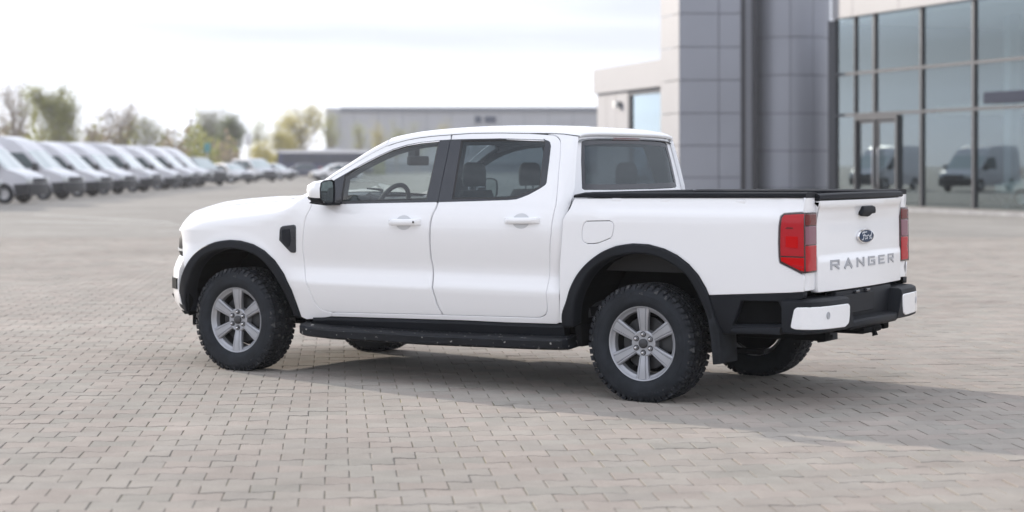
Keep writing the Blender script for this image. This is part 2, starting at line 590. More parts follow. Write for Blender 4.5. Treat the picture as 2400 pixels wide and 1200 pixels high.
def lot_material():
    """paving too far off to tell the blocks apart: the same colours, faint courses"""
    m = bpy.data.materials.new('distant_paving'); m.use_nodes = True
    nt = m.node_tree; b = nt.nodes['Principled BSDF']; L = nt.links.new
    b.inputs['Roughness'].default_value = 0.9
    b.inputs['Diffuse Roughness'].default_value = 0.45
    b.inputs['Specular IOR Level'].default_value = 0.12
    geo = nt.nodes.new('ShaderNodeNewGeometry')
    mp = nt.nodes.new('ShaderNodeMapping'); mp.inputs['Rotation'].default_value = (0, 0, -ROW_A)
    L(geo.outputs['Position'], mp.inputs['Vector'])
    br = nt.nodes.new('ShaderNodeTexBrick')
    br.inputs['Color1'].default_value = (0.322, 0.303, 0.278, 1); br.inputs['Color2'].default_value = (0.298, 0.283, 0.260, 1)
    br.inputs['Mortar'].default_value = (0.17, 0.16, 0.14, 1)
    br.inputs['Scale'].default_value = 1.0; br.inputs['Mortar Size'].default_value = 0.004
    br.inputs['Brick Width'].default_value = BL; br.inputs['Row Height'].default_value = BW
    L(mp.outputs[0], br.inputs['Vector'])
    col = br.outputs['Color']
    for sc, lo, hi in ((0.06, 0.86, 1.12), (0.5, 0.90, 1.08), (3.0, 0.92, 1.07)):
        n = nt.nodes.new('ShaderNodeTexNoise'); n.inputs['Scale'].default_value = sc; n.inputs['Detail'].default_value = 5
        L(geo.outputs['Position'], n.inputs['Vector'])
        r = nt.nodes.new('ShaderNodeMapRange')
        for k, v in zip(('From Min', 'From Max', 'To Min', 'To Max'), (0.3, 0.7, lo, hi)): r.inputs[k].default_value = v
        L(n.outputs['Fac'], r.inputs['Value'])
        x = nt.nodes.new('ShaderNodeMix'); x.data_type = 'RGBA'; x.blend_type = 'MULTIPLY'; x.inputs['Factor'].default_value = 1
        L(col, x.inputs['A']); L(r.outputs[0], x.inputs['B']); col = x.outputs['Result']
    L(col, b.inputs['Base Color'])
    return m
M['lot'] = lot_material()
M['kerb'] = mat('kerb_concrete', (0.30, 0.30, 0.31), 0.85, noise=0.2, nscale=3)
M['line'] = mat('worn_line_paint', (0.55, 0.55, 0.53), 0.8, noise=0.25, nscale=2.5)

PAVE_D0, PAVE_D1 = 5.5, 37.0
def pave_half(d): return 0.345 * d + 2.2

# far lot: one sheet to the horizon with an opening where the blocks are laid, and the sand bed the blocks lie in
S = 900
o4 = [(-S, -S), (S, -S), (S, S), (-S, S)]
def quad(e): return [(-pave_half(PAVE_D0) - e, PAVE_D0 - e), (pave_half(PAVE_D0) + e, PAVE_D0 - e), (pave_half(PAVE_D1) + e, PAVE_D1 + e), (-pave_half(PAVE_D1) - e, PAVE_D1 + e)]
g = MB()
v = [lot(a, b, -0.003) for a, b in o4] + [lot(a, b, -0.003) for a, b in quad(0)]
g.add(v, [(0, 1, 5, 4), (1, 2, 6, 5), (2, 3, 7, 6), (3, 0, 4, 7)])
tag(g.build('distant_pavement', M['lot'], smooth=False), kind='structure')
g = MB(); g.add([lot(a, b, -0.0055) for a, b in quad(.12)], [(0, 1, 2, 3)])
tag(g.build('ground', M['joint'], smooth=False), kind='structure')

paving = tag(bpy.data.objects.new('pavement', None), kind='structure')
COL.objects.link(paving)

def paver_shape(tone_jit, seed):
    r = random.Random(seed)
    a = BL / 2 - GAPX / 2; h = BW / 2 - GAPY / 2; A = 0.0105
    top = [(-a, h + A), (-0.31 * BL, h + A), (-0.17 * BL, h - A), (0.17 * BL, h - A), (0.31 * BL, h + A), (a, h + A)]
    pts = [(x, y) for x, y in top] + [(-x, -y) for x, y in top]
    pts = [(x + r.uniform(-.0012, .0012), y + r.uniform(-.0012, .0012)) for x, y in pts]
    return pts[::-1]
def paver_faces(n=12):
    f = [tuple(range(n))]
    for k in (0, n):
        for i in range(n):
            j = (i + 1) % n
            f.append((k + i, k + n + i, k + n + j, k + j))
    return f
PF = paver_faces()
def paver_verts(pts):
    inn = inset(pts, 0.0030)
    return np.array([(x, y, 0.0) for x, y in inn] + [(x, y, -0.0020) for x, y in pts] + [(x, y, -0.030) for x, y in pts])
NSH = 16
SHAPES = [paver_verts(paver_shape(0, s)) for s in range(NSH)]
TONES = []
for s in range(NSH):
    r = random.Random(100 + s)
    k = r.uniform(0.95, 1.05)
    t = r.choice([(0.352, 0.318, 0.285), (0.345, 0.316, 0.283), (0.338, 0.317, 0.284), (0.359, 0.318, 0.285), (0.347, 0.320, 0.289)])
    TONES.append((t[0] * k, t[1] * k, t[2] * k, 1.0))

cells = []
cx0, cy0 = lot(0, 20).dot(PU), lot(0, 20).dot(PV)
for j in range(int((cy0 - 45) / BW), int((cy0 + 45) / BW)):
    for i in range(int((cx0 - 45) / BL), int((cx0 + 45) / BL)):
        x = (i + (0.5 if j % 2 else 0.0)) * BL; y = j * BW
        w = PU * x + PV * y
        q = w - LOT_O
        d = q.dot(LOT_F); s = q.dot(LOT_R)
        if PAVE_D0 < d < PAVE_D1 and abs(s) < pave_half(d):
            cells.append((d, s, w))
cells.sort(key=lambda c: c[0])
near, rest = [], []
for c in cells:
    d, s, w = c
    inview = abs(s) < d * 0.2787 - 0.02 and d > 7.86
    if inview and len(near) < 300: near.append(c)
    else: rest.append(c)
pmesh = []
for s in range(NSH):
    me = bpy.data.meshes.new('paver')
    me.from_pydata([tuple(p) for p in SHAPES[s]], [], PF)
    me.materials.append(M['paver'])
    ca = me.color_attributes.new('tone', 'FLOAT_COLOR', 'POINT')
    ca.data.foreach_set('color', list(TONES[s]) * len(me.vertices))
    pmesh.append(me)
pr = random.Random(5)
for k, (d, s, w) in enumerate(near):
    o = bpy.data.objects.new('paver', pmesh[pr.randrange(NSH)])
    COL.objects.link(o); o.parent = paving
    o.location = (w.x, w.y, pr.uniform(-0.0022, 0.0012))
    o.rotation_euler = (pr.gauss(0, 0.006), pr.gauss(0, 0.006), ROW_A + (math.pi if pr.random() < .5 else 0) + pr.gauss(0, 0.006))
rs = np.random.RandomState(3)
nr = len(rest); sel = rs.randint(0, NSH, nr)
VV = np.array(SHAPES)[sel].copy()
sgn = np.where(rs.rand(nr) < .5, 1.0, -1.0)[:, None]
X, Y_, Z = VV[:, :, 0] * sgn, VV[:, :, 1] * sgn, VV[:, :, 2]
Z = Z + rs.uniform(-.0022, .0012, nr)[:, None] + X * rs.normal(0, .006, nr)[:, None] + Y_ * rs.normal(0, .006, nr)[:, None]
yaw = ROW_A + rs.normal(0, .006, nr)[:, None]
WX = np.array([c[2].x for c in rest])[:, None] + X * np.cos(yaw) - Y_ * np.sin(yaw)
WY = np.array([c[2].y for c in rest])[:, None] + X * np.sin(yaw) + Y_ * np.cos(yaw)
allv = np.stack([WX, WY, Z], 2).reshape(-1, 3)
nv = SHAPES[0].shape[0]
faces = []
lt, ls, li = [], [], []
one_loops = np.array([i for f in PF for i in f]); one_tot = np.array([len(f) for f in PF])
loops = (one_loops[None, :] + (np.arange(nr) * nv)[:, None]).reshape(-1)
tot = np.tile(one_tot, nr); start = np.concatenate([[0], np.cumsum(tot)[:-1]])
me = bpy.data.meshes.new('paver_field')
me.vertices.add(len(allv)); me.vertices.foreach_set('co', allv.astype(np.float32).reshape(-1))
me.loops.add(len(loops)); me.loops.foreach_set('vertex_index', loops.astype(np.int32))
me.polygons.add(len(tot)); me.polygons.foreach_set('loop_start', start.astype(np.int32)); me.polygons.foreach_set('loop_total', tot.astype(np.int32))
me.update(calc_edges=True); me.validate(); me.polygons.foreach_set('use_smooth', [False] * len(me.polygons))
ca = me.color_attributes.new('tone', 'FLOAT_COLOR', 'POINT')
ca.data.foreach_set('color', np.repeat(np.array(TONES)[sel], nv, axis=0).astype(np.float32).reshape(-1))
me.materials.append(M['paver'])
pf = bpy.data.objects.new('paver_field', me); COL.objects.link(pf); pf.parent = paving
tag(pf, kind='stuff')

# worn bay lines on the far lot, in front of the vans
for (s0, d0, s1, d1, w) in ((-13.9, 53.5, -8.6, 46.6, .16), (-12.6, 47.2, -7.2, 44.2, .16), (-10.5, 58.5, -5.2, 51.5, .14)):
    a, b = lot(s0, d0), lot(s1, d1); t = (b - a).normalized(); n = Vector((-t.y, t.x, 0)) * w / 2
    g = MB(); g.add([tuple(p + Vector((0, 0, 0.001))) for p in (a - n, b - n, b + n, a + n)], [(0, 1, 2, 3)])
    tag(g.build('bay_line_marking', M['line'], smooth=False), kind='structure')

# ------------------------------------------------------------------ dealership building
M['panel_grey'] = mat('grey_cladding', (0.285, 0.30, 0.345), 0.42, metal=0.2, noise=0.04, nscale=0.4)
M['panel_white'] = mat('pale_cladding', (0.285, 0.287, 0.312), 0.5, noise=0.03, nscale=0.5)
M['core'] = mat('dark_backing', (0.05, 0.052, 0.058), 0.7)
M['channel'] = mat('dark_channel', (0.022, 0.024, 0.034), 0.4)
M['alu'] = mat('dark_aluminium', (0.045, 0.050, 0.062), 0.4, metal=0.4)
M['pane'] = glass_mat('showroom_glass', (0.56, 0.68, 0.68), 3.9, gloss=(0.80, 0.94, 1.0), ior=1.55)
M['floor'] = mat('showroom_floor', (0.34, 0.33, 0.31), 0.25, noise=0.05)
M['plaster'] = mat('showroom_plaster', (0.50, 0.47, 0.40), 0.9)
M['wood'] = mat('brown_counter', (0.16, 0.085, 0.035), 0.6, noise=0.2)

def lotbox(mb, c, ux, uy, lo, hi, r=0.0):
    """box in a local frame: c origin, ux/uy unit vectors on the ground"""
    mtx = Matrix(((ux.x, uy.x, 0, c.x), (ux.y, uy.y, 0, c.y), (0, 0, 1, c.z), (0, 0, 0, 1)))
    bm = bmesh.new(); bmesh.ops.create_cube(bm, size=1.0)
    for vv in bm.verts:
        vv.co = Vector([(vv.co[i]) * (hi[i] - lo[i]) + (hi[i] + lo[i]) / 2 for i in range(3)])
    if r: bmesh.ops.bevel(bm, geom=list(bm.edges), offset=r, segments=1, affect='EDGES')
    return mb.bm(bm, 0, mtx)

b0 = lot(8.8, 67)
bld = thing('car_dealership', 'tall grey-panelled dealership building with glazed showroom front and pale side wing', 'building', b0)
inv = Matrix.Translation(-b0)
def bpart(name, mb, m, parent=None, smooth=False):
    mb.v = [tuple(Vector(p) - b0) for p in mb.v]
    return mb.build(name, m, parent or bld, smooth=smooth)

# tower: front face across the view, narrow bright face turned left
KS = 70 / 66
def zk(z): return max(0, 1.48 + (z - 1.48) * KS)
def kk(p): return (p[0] * KS, p[1] * KS, zk(p[2]) if p[2] > 0 else p[2])
TF = lot(6.0 * KS, 66.0 * KS); TU = LOT_R.copy(); TV = LOT_F.copy()
ZJ = [-0.2, 0.99, 2.14, 3.30, 4.49, 5.68, 6.88, 8.08, 9.3]
g = MB(); lotbox(g, TF, TU, TV, kk((0.06, 0.06, 0)), kk((2.2, 3.5, 9.3))); bpart('tower_core', g, M['core'])
for (a, b) in ((0.0, 1.43), (1.43, 2.23)):
    for z0, z1 in zip(ZJ, ZJ[1:]):
        g = MB(); lotbox(g, TF, TU, TV, kk((a + .012, 0, max(0, z0) + .012)), kk((b - .012, .05, z1 - .012)), .004)
        bpart('cladding_panel', g, M['panel_grey'])
# left face of the tower
LD = (lot(5.48 * KS, 67.9 * KS) - TF); LD.z = 0; LL = LD.length / KS; LD.normalize(); LN = Vector((-LD.y, LD.x, 0))
for z0, z1 in zip(ZJ, ZJ[1:]):
    g = MB(); lotbox(g, TF, LD, LN, kk((0.0, -0.055, max(0, z0) + .012)), kk((LL - .01, -0.004, z1 - .012)), .004)
    bpart('side_panel', g, M['panel_white'])
# dark channel between tower and column
g = MB(); lotbox(g, TF, TU, TV, kk((2.235, .28, 0)), kk((2.82, .5, 9.3))); bpart('recess_wall', g, M['panel_grey'])
for a, b in ((2.235, 2.39), (2.66, 2.82)):
    g = MB(); lotbox(g, TF, TU, TV, kk((a, .02, 0)), kk((b, .275, 9.3))); bpart('channel_post', g, M['channel'])
# rounded column
def column_ring(r0, r1, a0, a1, z0, z1, seg=8):
    g = MB(); rings = []
    for k in range(seg + 1):
        a = a0 + (a1 - a0) * k / seg
        u, vv = math.sin(a), -math.cos(a)
        pts = []
        for (r, z) in ((r1, z0), (r0, z0), (r0, z1), (r1, z1)):
            p = lot(10.22 * KS, 67.55 * KS) + LOT_R * (u * r * KS) + LOT_F * (vv * r * KS)
            pts.append((p.x, p.y, zk(z) if z > 0.05 else 0))
        rings.append(pts)
    g.loft(rings, True, True)
    return g
CJ = [0.0, .60, 1.95, 3.3, 4.68, 6.05, 7.45, 9.0]
AJ = [-1.30, -0.14, 0.44, 1.22]
g = column_ring(1.0, 1.42, -1.35, 1.3, 0, 9.0, 16); bpart('column_core', g, M['core'])
for a0, a1 in zip(AJ, AJ[1:]):
    for z0, z1 in zip(CJ, CJ[1:]):
        g = column_ring(1.43, 1.49, a0 + .008, a1 - .008, z0 + .012, z1 - .012, 8)
        bpart('column_panel', g, M['panel_grey'], smooth=True)
# glazed front
W1 = lot(11.56, 65.5); WU = (lot(15.33, 55) - W1); WU.normalize(); WN = Vector((WU.y, -WU.x, 0))
if WN.dot(LOT_R) > 0: WN = -WN          # WN looks out over the lot
WI = -WN
Z2, Z1, ZT = 3.2, 4.65, 6.62
MUL = [-0.05, 1.33, 2.62, 5.56, 8.55, 11.5, 14.45, 17.4]
def wallbox(name, a, b, z0, z1, y0, y1, m, parent=None, r=0.0):
    g = MB(); lotbox(g, W1, WU, WI, (a, y0, z0), (b, y1, z1), r); return bpart(name, g, m, parent)
for s in MUL:
    thin = .035 if abs(s - 1.33) < .01 else .065
    wallbox('mullion', s - thin, s + thin, 0, ZT, -.05, .12, M['alu'])
for k, (a, b) in enumerate(zip(MUL, MUL[1:])):
    wa, wb = a + (.035 if abs(a - 1.33) < .01 else .065), b - (.035 if abs(b - 1.33) < .01 else .065)
    for z in (Z2, Z1):
        wallbox('transom', wa, wb, z - .05, z + .05, -.045, .11, M['alu'])
    wallbox('sill_rail', wa, wb, 0, .09, -.045, .11, M['alu'])
    zz = [.09, Z2 - .05, Z2 + .05, Z1 - .05, Z1 + .05, ZT]
    for z0, z1 in ((zz[0], zz[1]), (zz[2], zz[3]), (zz[4], zz[5])):
        if z0 == .09 and (abs(a - 1.33) < .01 or (a > 2 and a < 3)):
            continue
        g = MB(); c = W1 + WI * .03
        tilt = rnd.uniform(-.004, .004)
        p = [W1 + WU * wa + WI * .03, W1 + WU * wb + WI * (.03 + tilt)]
        g.add([(p[0].x, p[0].y, z0), (p[1].x, p[1].y, z0), (p[1].x, p[1].y, z1), (p[0].x, p[0].y, z1)], [(0, 1, 2, 3)])
        bpart('pane', g, M['pane'])
# entrance: door leaf between 1.33 and 4.15, fixed light beside it
for a, b in ((1.37, 1.47), (4.05, 4.17)):
    wallbox('door_post', a, b, .0, 3.13, -.09, .16, M['alu'])
wallbox('door_head', 1.47, 4.05, 3.0, 3.13, -.09, .16, M['alu'])
g = MB(); p0, p1 = W1 + WU * 4.17 + WI * .03, W1 + WU * 5.49 + WI * .03
g.add([(p0.x, p0.y, .09), (p1.x, p1.y, .09), (p1.x, p1.y, 3.15), (p0.x, p0.y, 3.15)], [(0, 1, 2, 3)]); bpart('pane', g, M['pane'])
door = None
for a, b in ((1.49, 2.74), (2.78, 4.03)):
    g = MB()
    for q in (((a, .0, .02), (a + .09, .06, 2.98)), ((b - .09, .0, .02), (b, .06, 2.98)), ((a + .09, .0, .02), (b - .09, .06, .22)), ((a + .09, .0, 2.88), (b - .09, .06, 2.98))):
        lotbox(g, W1, WU, WI, *q)
    dr = bpart('door', g, M['alu'])
    g = MB(); p0, p1 = W1 + WU * (a + .09) + WI * .03, W1 + WU * (b - .09) + WI * .03
    g.add([(p0.x, p0.y, .22), (p1.x, p1.y, .22), (p1.x, p1.y, 2.88), (p0.x, p0.y, 2.88)], [(0, 1, 2, 3)]); bpart('pane', g, M['pane'], dr)
    g = MB(); hx = b - .16 if a < 2 else a + .16
    lotbox(g, W1, WU, WI, (hx - .025, -.09, .75), (hx + .025, -.05, 2.05), .01); bpart('handle', g, M['chrome'], dr)
# pale fascia over the glazing, column of facade above
wallbox('fascia', -.05, 17.5, ZT + .01, 8.4, -.16, 1.6, M['panel_white'])
for s in (1.4, 4.4, 7.4, 10.4, 13.4):
    wallbox('fascia_joint', s - .01, s + .01, ZT + .03, 8.39, -.163, -.158, M['core'])
# inside the showroom
wallbox('showroom_floor', -.3, 17.4, -.02, .02, .13, 12, M['floor'])
wallbox('back_wall', -.3, 17.4, .02, 6.6, 9.5, 9.7, M['plaster'])
wallbox('ceiling_slab', -.3, 17.4, 6.45, 6.6, .3, 9.5, M['plaster'])
wallbox('gallery_slab', -.3, 17.4, 3.25, 3.6, 4.2, 9.5, M['plaster'])
for s in (5.7, 11.6):
    wallbox('inner_column', s - .2, s + .2, .02, 6.45, 3.2, 3.6, M['panel_white'])
wallbox('end_wall', -.5, -.12, .02, 6.6, -.05, 9.5, M['alu'])
wallbox('far_end_wall', 17.4, 17.6, .0, 8.4, -.05, 9.7, M['panel_white'])
# pale wing left of the tower
G0 = lot(5.50 * KS, 69.0 * KS); GU = (lot(3.53 * KS, 76 * KS) - G0); GL = GU.length / KS; GU.normalize(); GN = Vector((-GU.y, GU.x, 0))
if GN.dot(LOT_R) < 0: GN = -GN          # GN goes into the wing
def wingbox(name, a, b, z0, z1, y0, y1, m, parent=None, r=0.0):
    g = MB(); lotbox(g, G0, GU, GN, kk((a, y0, z0)), kk((b, y1, z1)), r); return bpart(name, g, m, parent)
wingbox('wing_wall', 3.45, GL, 0, 4.36, 0, 6, M['panel_white'])
wingbox('wing_roof_band', -1.1, GL + .12, 4.37, 5.37, -.14, 6.1, M['panel_white'])
wingbox('wing_plinth', -.3, 3.44, 0, .5, 0, .3, M['panel_white'])
wingbox('wing_back', -.3, 3.44, 0.5, 4.36, 3.5, 3.7, M['plaster'])
wn_ = wingbox('window_frame', 3.25, 3.44, .5, 4.36, .02, .25, M['alu'])
wingbox('frame_head', -.3, 3.24, 4.16, 4.36, .02, .25, M['alu'], wn_)
wingbox('frame_foot', -.3, 3.24, .51, .62, .02, .25, M['alu'], wn_)
for a, b in ((-.3, 3.25),):
    g = MB(); p0, p1 = G0 + GU * (a * KS) + GN * .1, G0 + GU * (b * KS) + GN * .1
    g.add([(p0.x, p0.y, zk(.62)), (p1.x, p1.y, zk(.62)), (p1.x, p1.y, zk(4.16)), (p0.x, p0.y, zk(4.16))], [(0, 1, 2, 3)]); bpart('pane', g, M['pane'], wn_)
for a in (4.9, 6.1):
    g = MB(); lotbox(g, G0, GU, GN, kk((a - .006, -.004, 0)), kk((a + .006, .002, 4.35))); bpart('wall_joint', g, M['core'])
# lamp on the wing wall
lp = G0 + GU * (4.45 * KS) + Vector((0, 0, zk(3.85)))
lamp = thing('wall_lamp', 'small white box lamp fixed to pale wing wall beside its window', 'lamp', lp)
g = MB(); lotbox(g, Vector((0, 0, 0)), GU, GN, (-.14, -.26, -.15), (.14, -.03, .15), .02); g.build('housing', mat('lamp_white', (.8, .8, .78), .4), lamp)
g = MB(); lotbox(g, Vector((0, 0, 0)), GU, GN, (-.22, -.1, -.1), (-.15, -.002, .1), .01); g.build('bracket', M['alu'], lamp)
# hanging sign board behind the glass
sp = W1 + WU * 9.9 - WI * .13 + Vector((0, 0, 3.51))
sign = thing('sign_board', 'dark blue board fixed across showroom glass at the right edge', 'sign', sp)
g = MB(); lotbox(g, Vector((0, 0, 0)), WU, WI, (-.62, -.03, -.18), (1.58, .03, .18), .008); g.build('board', mat('navy_board', (.010, .018, .045), .75, spec=.2), sign)
g = MB()
for q in (-.5, 1.5): g.tube([(WU.x * q + WI.x * .03, WU.y * q + WI.y * .03, 0), (WU.x * q + WI.x * .16, WU.y * q + WI.y * .16, 0)], .03, 6)
g.build('bracket', M['alu'], sign)
# reception counter and post inside
cp = W1 + WU * 6.6 + WI * 6.5 + Vector((0, 0, .02))
ct = thing('reception_counter', 'brown wooden counter at back of glazed showroom', 'counter', cp)
g = MB(); lotbox(g, Vector((0, 0, 0)), WU, WI, (-1.6, -.35, 0), (1.6, .35, 1.05), .02); g.build('body', M['wood'], ct)
g = MB(); lotbox(g, Vector((0, 0, 0)), WU, WI, (-1.7, -.42, 1.052), (1.7, .42, 1.10), .01); g.build('counter_top', M['panel_white'], ct)
# kerb strip before the showroom
kb = MB(); lotbox(kb, W1, WU, WI, (-1.5, -2.3, -.02), (22, -2.05, .10), .02)
tag(kb.build('kerb', M['kerb'], smooth=False), kind='structure')
kb = MB(); lotbox(kb, W1, WU, WI, (-1.5, -2.04, -.02), (22, -.1, .085), .01)
tag(kb.build('front_pavement', M['lot'], smooth=False), kind='structure')

# ------------------------------------------------------------------ warehouse far behind
M['wh_wall'] = mat('grey_corrugated', (0.36, 0.37, 0.40), 0.6, noise=0.05, nscale=.3)
M['wh_band'] = mat('slate_band', (0.12, 0.135, 0.17), 0.5)
w0 = lot(-10, 302)
wh = thing('warehouse', 'long low grey warehouse with dark roof edge far behind the trees', 'building', w0)
def wpart(name, s0, s1, d0, d1, z0, z1, m):
    g = MB(); lotbox(g, Vector((0, 0, 0)), LOT_R, LOT_F, (s0, d0, z0), (s1, d1, z1)); return g.build(name, m, wh, smooth=False)
wpart('wall', -18, 34, 0, 40, 0, 10.0, M['wh_wall'])
wpart('roof_band', -18.15, 34.2, -.3, 40.2, 10.0, 10.75, M['wh_band'])
wpart('side_block', -20.8, -18.02, 2, 30, 0, 10.7, M['wh_wall'])
wpart('base_band', -18.02, 34.1, -.06, -.01, 0, 1.6, M['wh_band'])
for k in range(13):
    wpart('wall_seam', -16 + 4 * k, -15.93 + 4 * k, -.05, -.01, 1.62, 9.98, M['wh_band'])
wpart('sign_panel', 3.9, 5.0, -.2, -.02, 8.2, 9.3, M['badge'])
wpart('sign_panel', 5.5, 7.4, -.2, -.02, 8.2, 9.3, M['badge'])

# ------------------------------------------------------------------ trees
def leaf_mat(name, col, trans=0.35):
    m = bpy.data.materials.new(name); m.use_nodes = True
    nt = m.node_tree; nt.nodes.clear()
    o = nt.nodes.new('ShaderNodeOutputMaterial'); d = nt.nodes.new('ShaderNodeBsdfDiffuse'); t = nt.nodes.new('ShaderNodeBsdfTranslucent')
    n = nt.nodes.new('ShaderNodeTexNoise'); n.inputs['Scale'].default_value = 0.8; n.inputs['Detail'].default_value = 4
    tc = nt.nodes.new('ShaderNodeTexCoord'); nt.links.new(tc.outputs['Object'], n.inputs['Vector'])
    r = nt.nodes.new('ShaderNodeValToRGB')
    r.color_ramp.elements[0].position = .35; r.color_ramp.elements[0].color = (col[0] * .6, col[1] * .62, col[2] * .6, 1)
    r.color_ramp.elements[1].position = .65; r.color_ramp.elements[1].color = (min(1, col[0] * 1.25), min(1, col[1] * 1.25), col[2] * 1.1, 1)
    nt.links.new(n.outputs['Fac'], r.inputs[0])
    nt.links.new(r.outputs[0], d.inputs[0]); nt.links.new(r.outputs[0], t.inputs[0])
    mx = nt.nodes.new('ShaderNodeMixShader'); mx.inputs[0].default_value = trans
    nt.links.new(d.outputs[0], mx.inputs[1]); nt.links.new(t.outputs[0], mx.inputs[2]); nt.links.new(mx.outputs[0], o.inputs[0])
    return m
LEAF = {'olive': leaf_mat('olive_leaf', (.27, .28, .10), .45), 'brown': leaf_mat('bud_brown', (.30, .245, .20), .4), 'green': leaf_mat('dark_green_leaf', (.17, .20, .11), .4),
        'yellow': leaf_mat('spring_yellow_leaf', (.52, .46, .13), .5), 'lime': leaf_mat('lime_leaf', (.40, .42, .17), .5), 'grey': leaf_mat('grey_green_bud', (.25, .26, .20), .4)}
BARK = mat('bark', (.20, .17, .15), .9, noise=.3, nscale=3)
BARKG = mat('grey_bark', (.25, .235, .225), .9, noise=.3, nscale=3)

def tree(label, s, d, H, W, leaf, nleaf, bark=BARK, seed=1, bush=False, size=.16, name='tree', spread=.5, twigs=1.0):
    r = random.Random(seed)
    root = thing(name, label, 'bush' if bush else 'tree', lot(s, d), r.uniform(0, 6), 'trees behind the parked vans')
    tb, tips = MB(), []
    def grow(p, dr, L, rad, lvl):
        n = 3; pts = [p]; rr = [rad]
        q = p.copy(); dd = dr.copy()
        for i in range(n):
            dd = (dd + Vector((r.gauss(0, .12 if lvl else .03), r.gauss(0, .12 if lvl else .03), r.gauss(.03, .06)))).normalized()
            q = q + dd * L / n; pts.append(q.copy()); rr.append(rad * (1 - .5 * (i + 1) / n))
        tb.tube(pts, rr, 6 if lvl < 2 else 4 if lvl < 3 else 3, cap=False)
        if lvl >= 2:
            for k in range(1, n + 1): tips.append((pts[k], dd))
        if lvl < 4 - (1 if bush else 0):
            m = [0, 0, 0]
            k = {0: 13, 1: 5, 2: 4, 3: int(2 * twigs + .5)}[lvl]
            for j in range(k):
                t = (.16 + .84 * (j + r.random()) / k) if lvl == 0 else r.uniform(.2, 1.0)
                i = min(n - 1, int(t * n)); b = pts[i].lerp(pts[i + 1], t * n - i)
                a = r.uniform(0, 2 * math.pi)
                side = Vector((math.cos(a), math.sin(a), 0))
                nd = (dd * .75 + side * spread * r.uniform(.8, 1.3) + Vector((0, 0, .22))).normalized()
                grow(b, nd, L * r.uniform(.40, .62) * (1.15 - .5 * t if lvl == 0 else 1), max(.012, rad * .5 * (1 - .4 * t)), lvl + 1)
    n0 = 4 if bush else 1
    for k in range(n0):
        dr = Vector((r.gauss(0, .35 if bush else .05), r.gauss(0, .35 if bush else .05), 1)).normalized()
        grow(Vector((r.uniform(-.4, .4) if bush else 0, r.uniform(-.4, .4) if bush else 0, 0)), dr, 6.0 if not bush else 3.0, .20 if not bush else .07, 0 if not bush else 1)
    zs_ = max(v[2] for v in tb.v); ws = sorted(abs(v[0]) for v in tb.v)[int(len(tb.v) * .985)]
    fz, fw = H / zs_, W / ws
    tb.v = [(v[0] * fw, v[1] * fw, v[2] * fz) for v in tb.v]
    tb.build('trunk', bark, root, smooth=True, angle=80)
    lv, lf = [], []
    for k in range(int(nleaf * 2.2)):
        p, dd = tips[r.randrange(len(tips))]
        c = Vector((p.x * fw + r.gauss(0, .5), p.y * fw + r.gauss(0, .5), p.z * fz + r.gauss(0, .42)))
        a = Vector((r.gauss(0, 1), r.gauss(0, 1), r.gauss(0, 1))).normalized(); b = a.cross(Vector((r.gauss(0, 1), r.gauss(0, 1), r.gauss(0, 1)))).normalized()
        sz = size * .75 * r.uniform(.5, 1.4)
        i = len(lv); lv += [tuple(c - a * sz * .6), tuple(c + b * sz * .35), tuple(c + a * sz * .6), tuple(c - b * sz * .35)]
        lf.append((i, i + 1, i + 2, i + 3))
    cm = MB(); cm.add(lv, lf); cm.build('crown', LEAF[leaf], root, smooth=False)
    return root
def px_tree(label, u, top, hw, d, leaf, nleaf, **k):
    s = (u - 1200) * d / 4306
    tree(label, s, d, 1.48 + (384 - top) * d / 4306, hw * d / 4306, leaf, nleaf, **k)
for args, kw in [
    (('tall bare pinkish tree with few leaves at far left edge', 42, 188, 48, 172, 'brown', 1500), dict(seed=11, twigs=1.4)),
    (('bushy olive green tree behind second and third van', 140, 200, 52, 166, 'olive', 5200), dict(seed=62, size=.2)),
    (('low brown bare tree just right of bushy olive tree', 222, 282, 30, 176, 'brown', 1000), dict(seed=13)),
    (('wide bare brown-twigged tree above middle of van row', 284, 230, 52, 182, 'brown', 1500), dict(seed=14, twigs=1.4)),
    (('brownish olive shrubby tree behind the dark-bonneted van', 352, 272, 42, 180, 'olive', 1700), dict(seed=15)),
    (('wide grey green tree with spreading bare limbs behind last vans', 476, 238, 58, 200, 'grey', 3000), dict(seed=16, bark=BARKG, twigs=1.5)),
    (('dark green dense tree right of wide grey green tree', 540, 268, 30, 196, 'green', 3200), dict(seed=17, size=.2)),
    (('small pale green tree behind the round white sign', 606, 272, 22, 252, 'lime', 1100), dict(seed=18)),
    (('bright yellow tree left of largest yellow one', 655, 292, 30, 250, 'yellow', 2600), dict(seed=20, size=.2)),
    (('largest yellow spring tree before left end of warehouse', 708, 242, 44, 254, 'yellow', 4200), dict(seed=71, size=.2)),
    (('slender pale green tree at warehouse left corner', 772, 262, 24, 258, 'lime', 1100), dict(seed=22)),
    (('slim young tree before warehouse, first right of its corner', 846, 284, 17, 262, 'lime', 650), dict(seed=23)),
    (('yellow-green young tree above windscreen pillar of white pickup', 886, 282, 15, 264, 'yellow', 750), dict(seed=24)),
    (('pale young tree above front door of white pickup', 930, 278, 20, 266, 'lime', 700), dict(seed=25)),
    (('faint young tree before warehouse above front roof of pickup', 978, 284, 18, 268, 'lime', 600), dict(seed=26)),
    (('small yellow-topped young tree nearest the warehouse blue sign', 1042, 282, 14, 270, 'yellow', 500), dict(seed=27)),
]:
    px_tree(*args, **kw)
px_tree('low bright yellow bush right of white sign post', 615, 326, 20, 248, 'yellow', 1300, seed=19, bush=True, size=.2, name='bush')

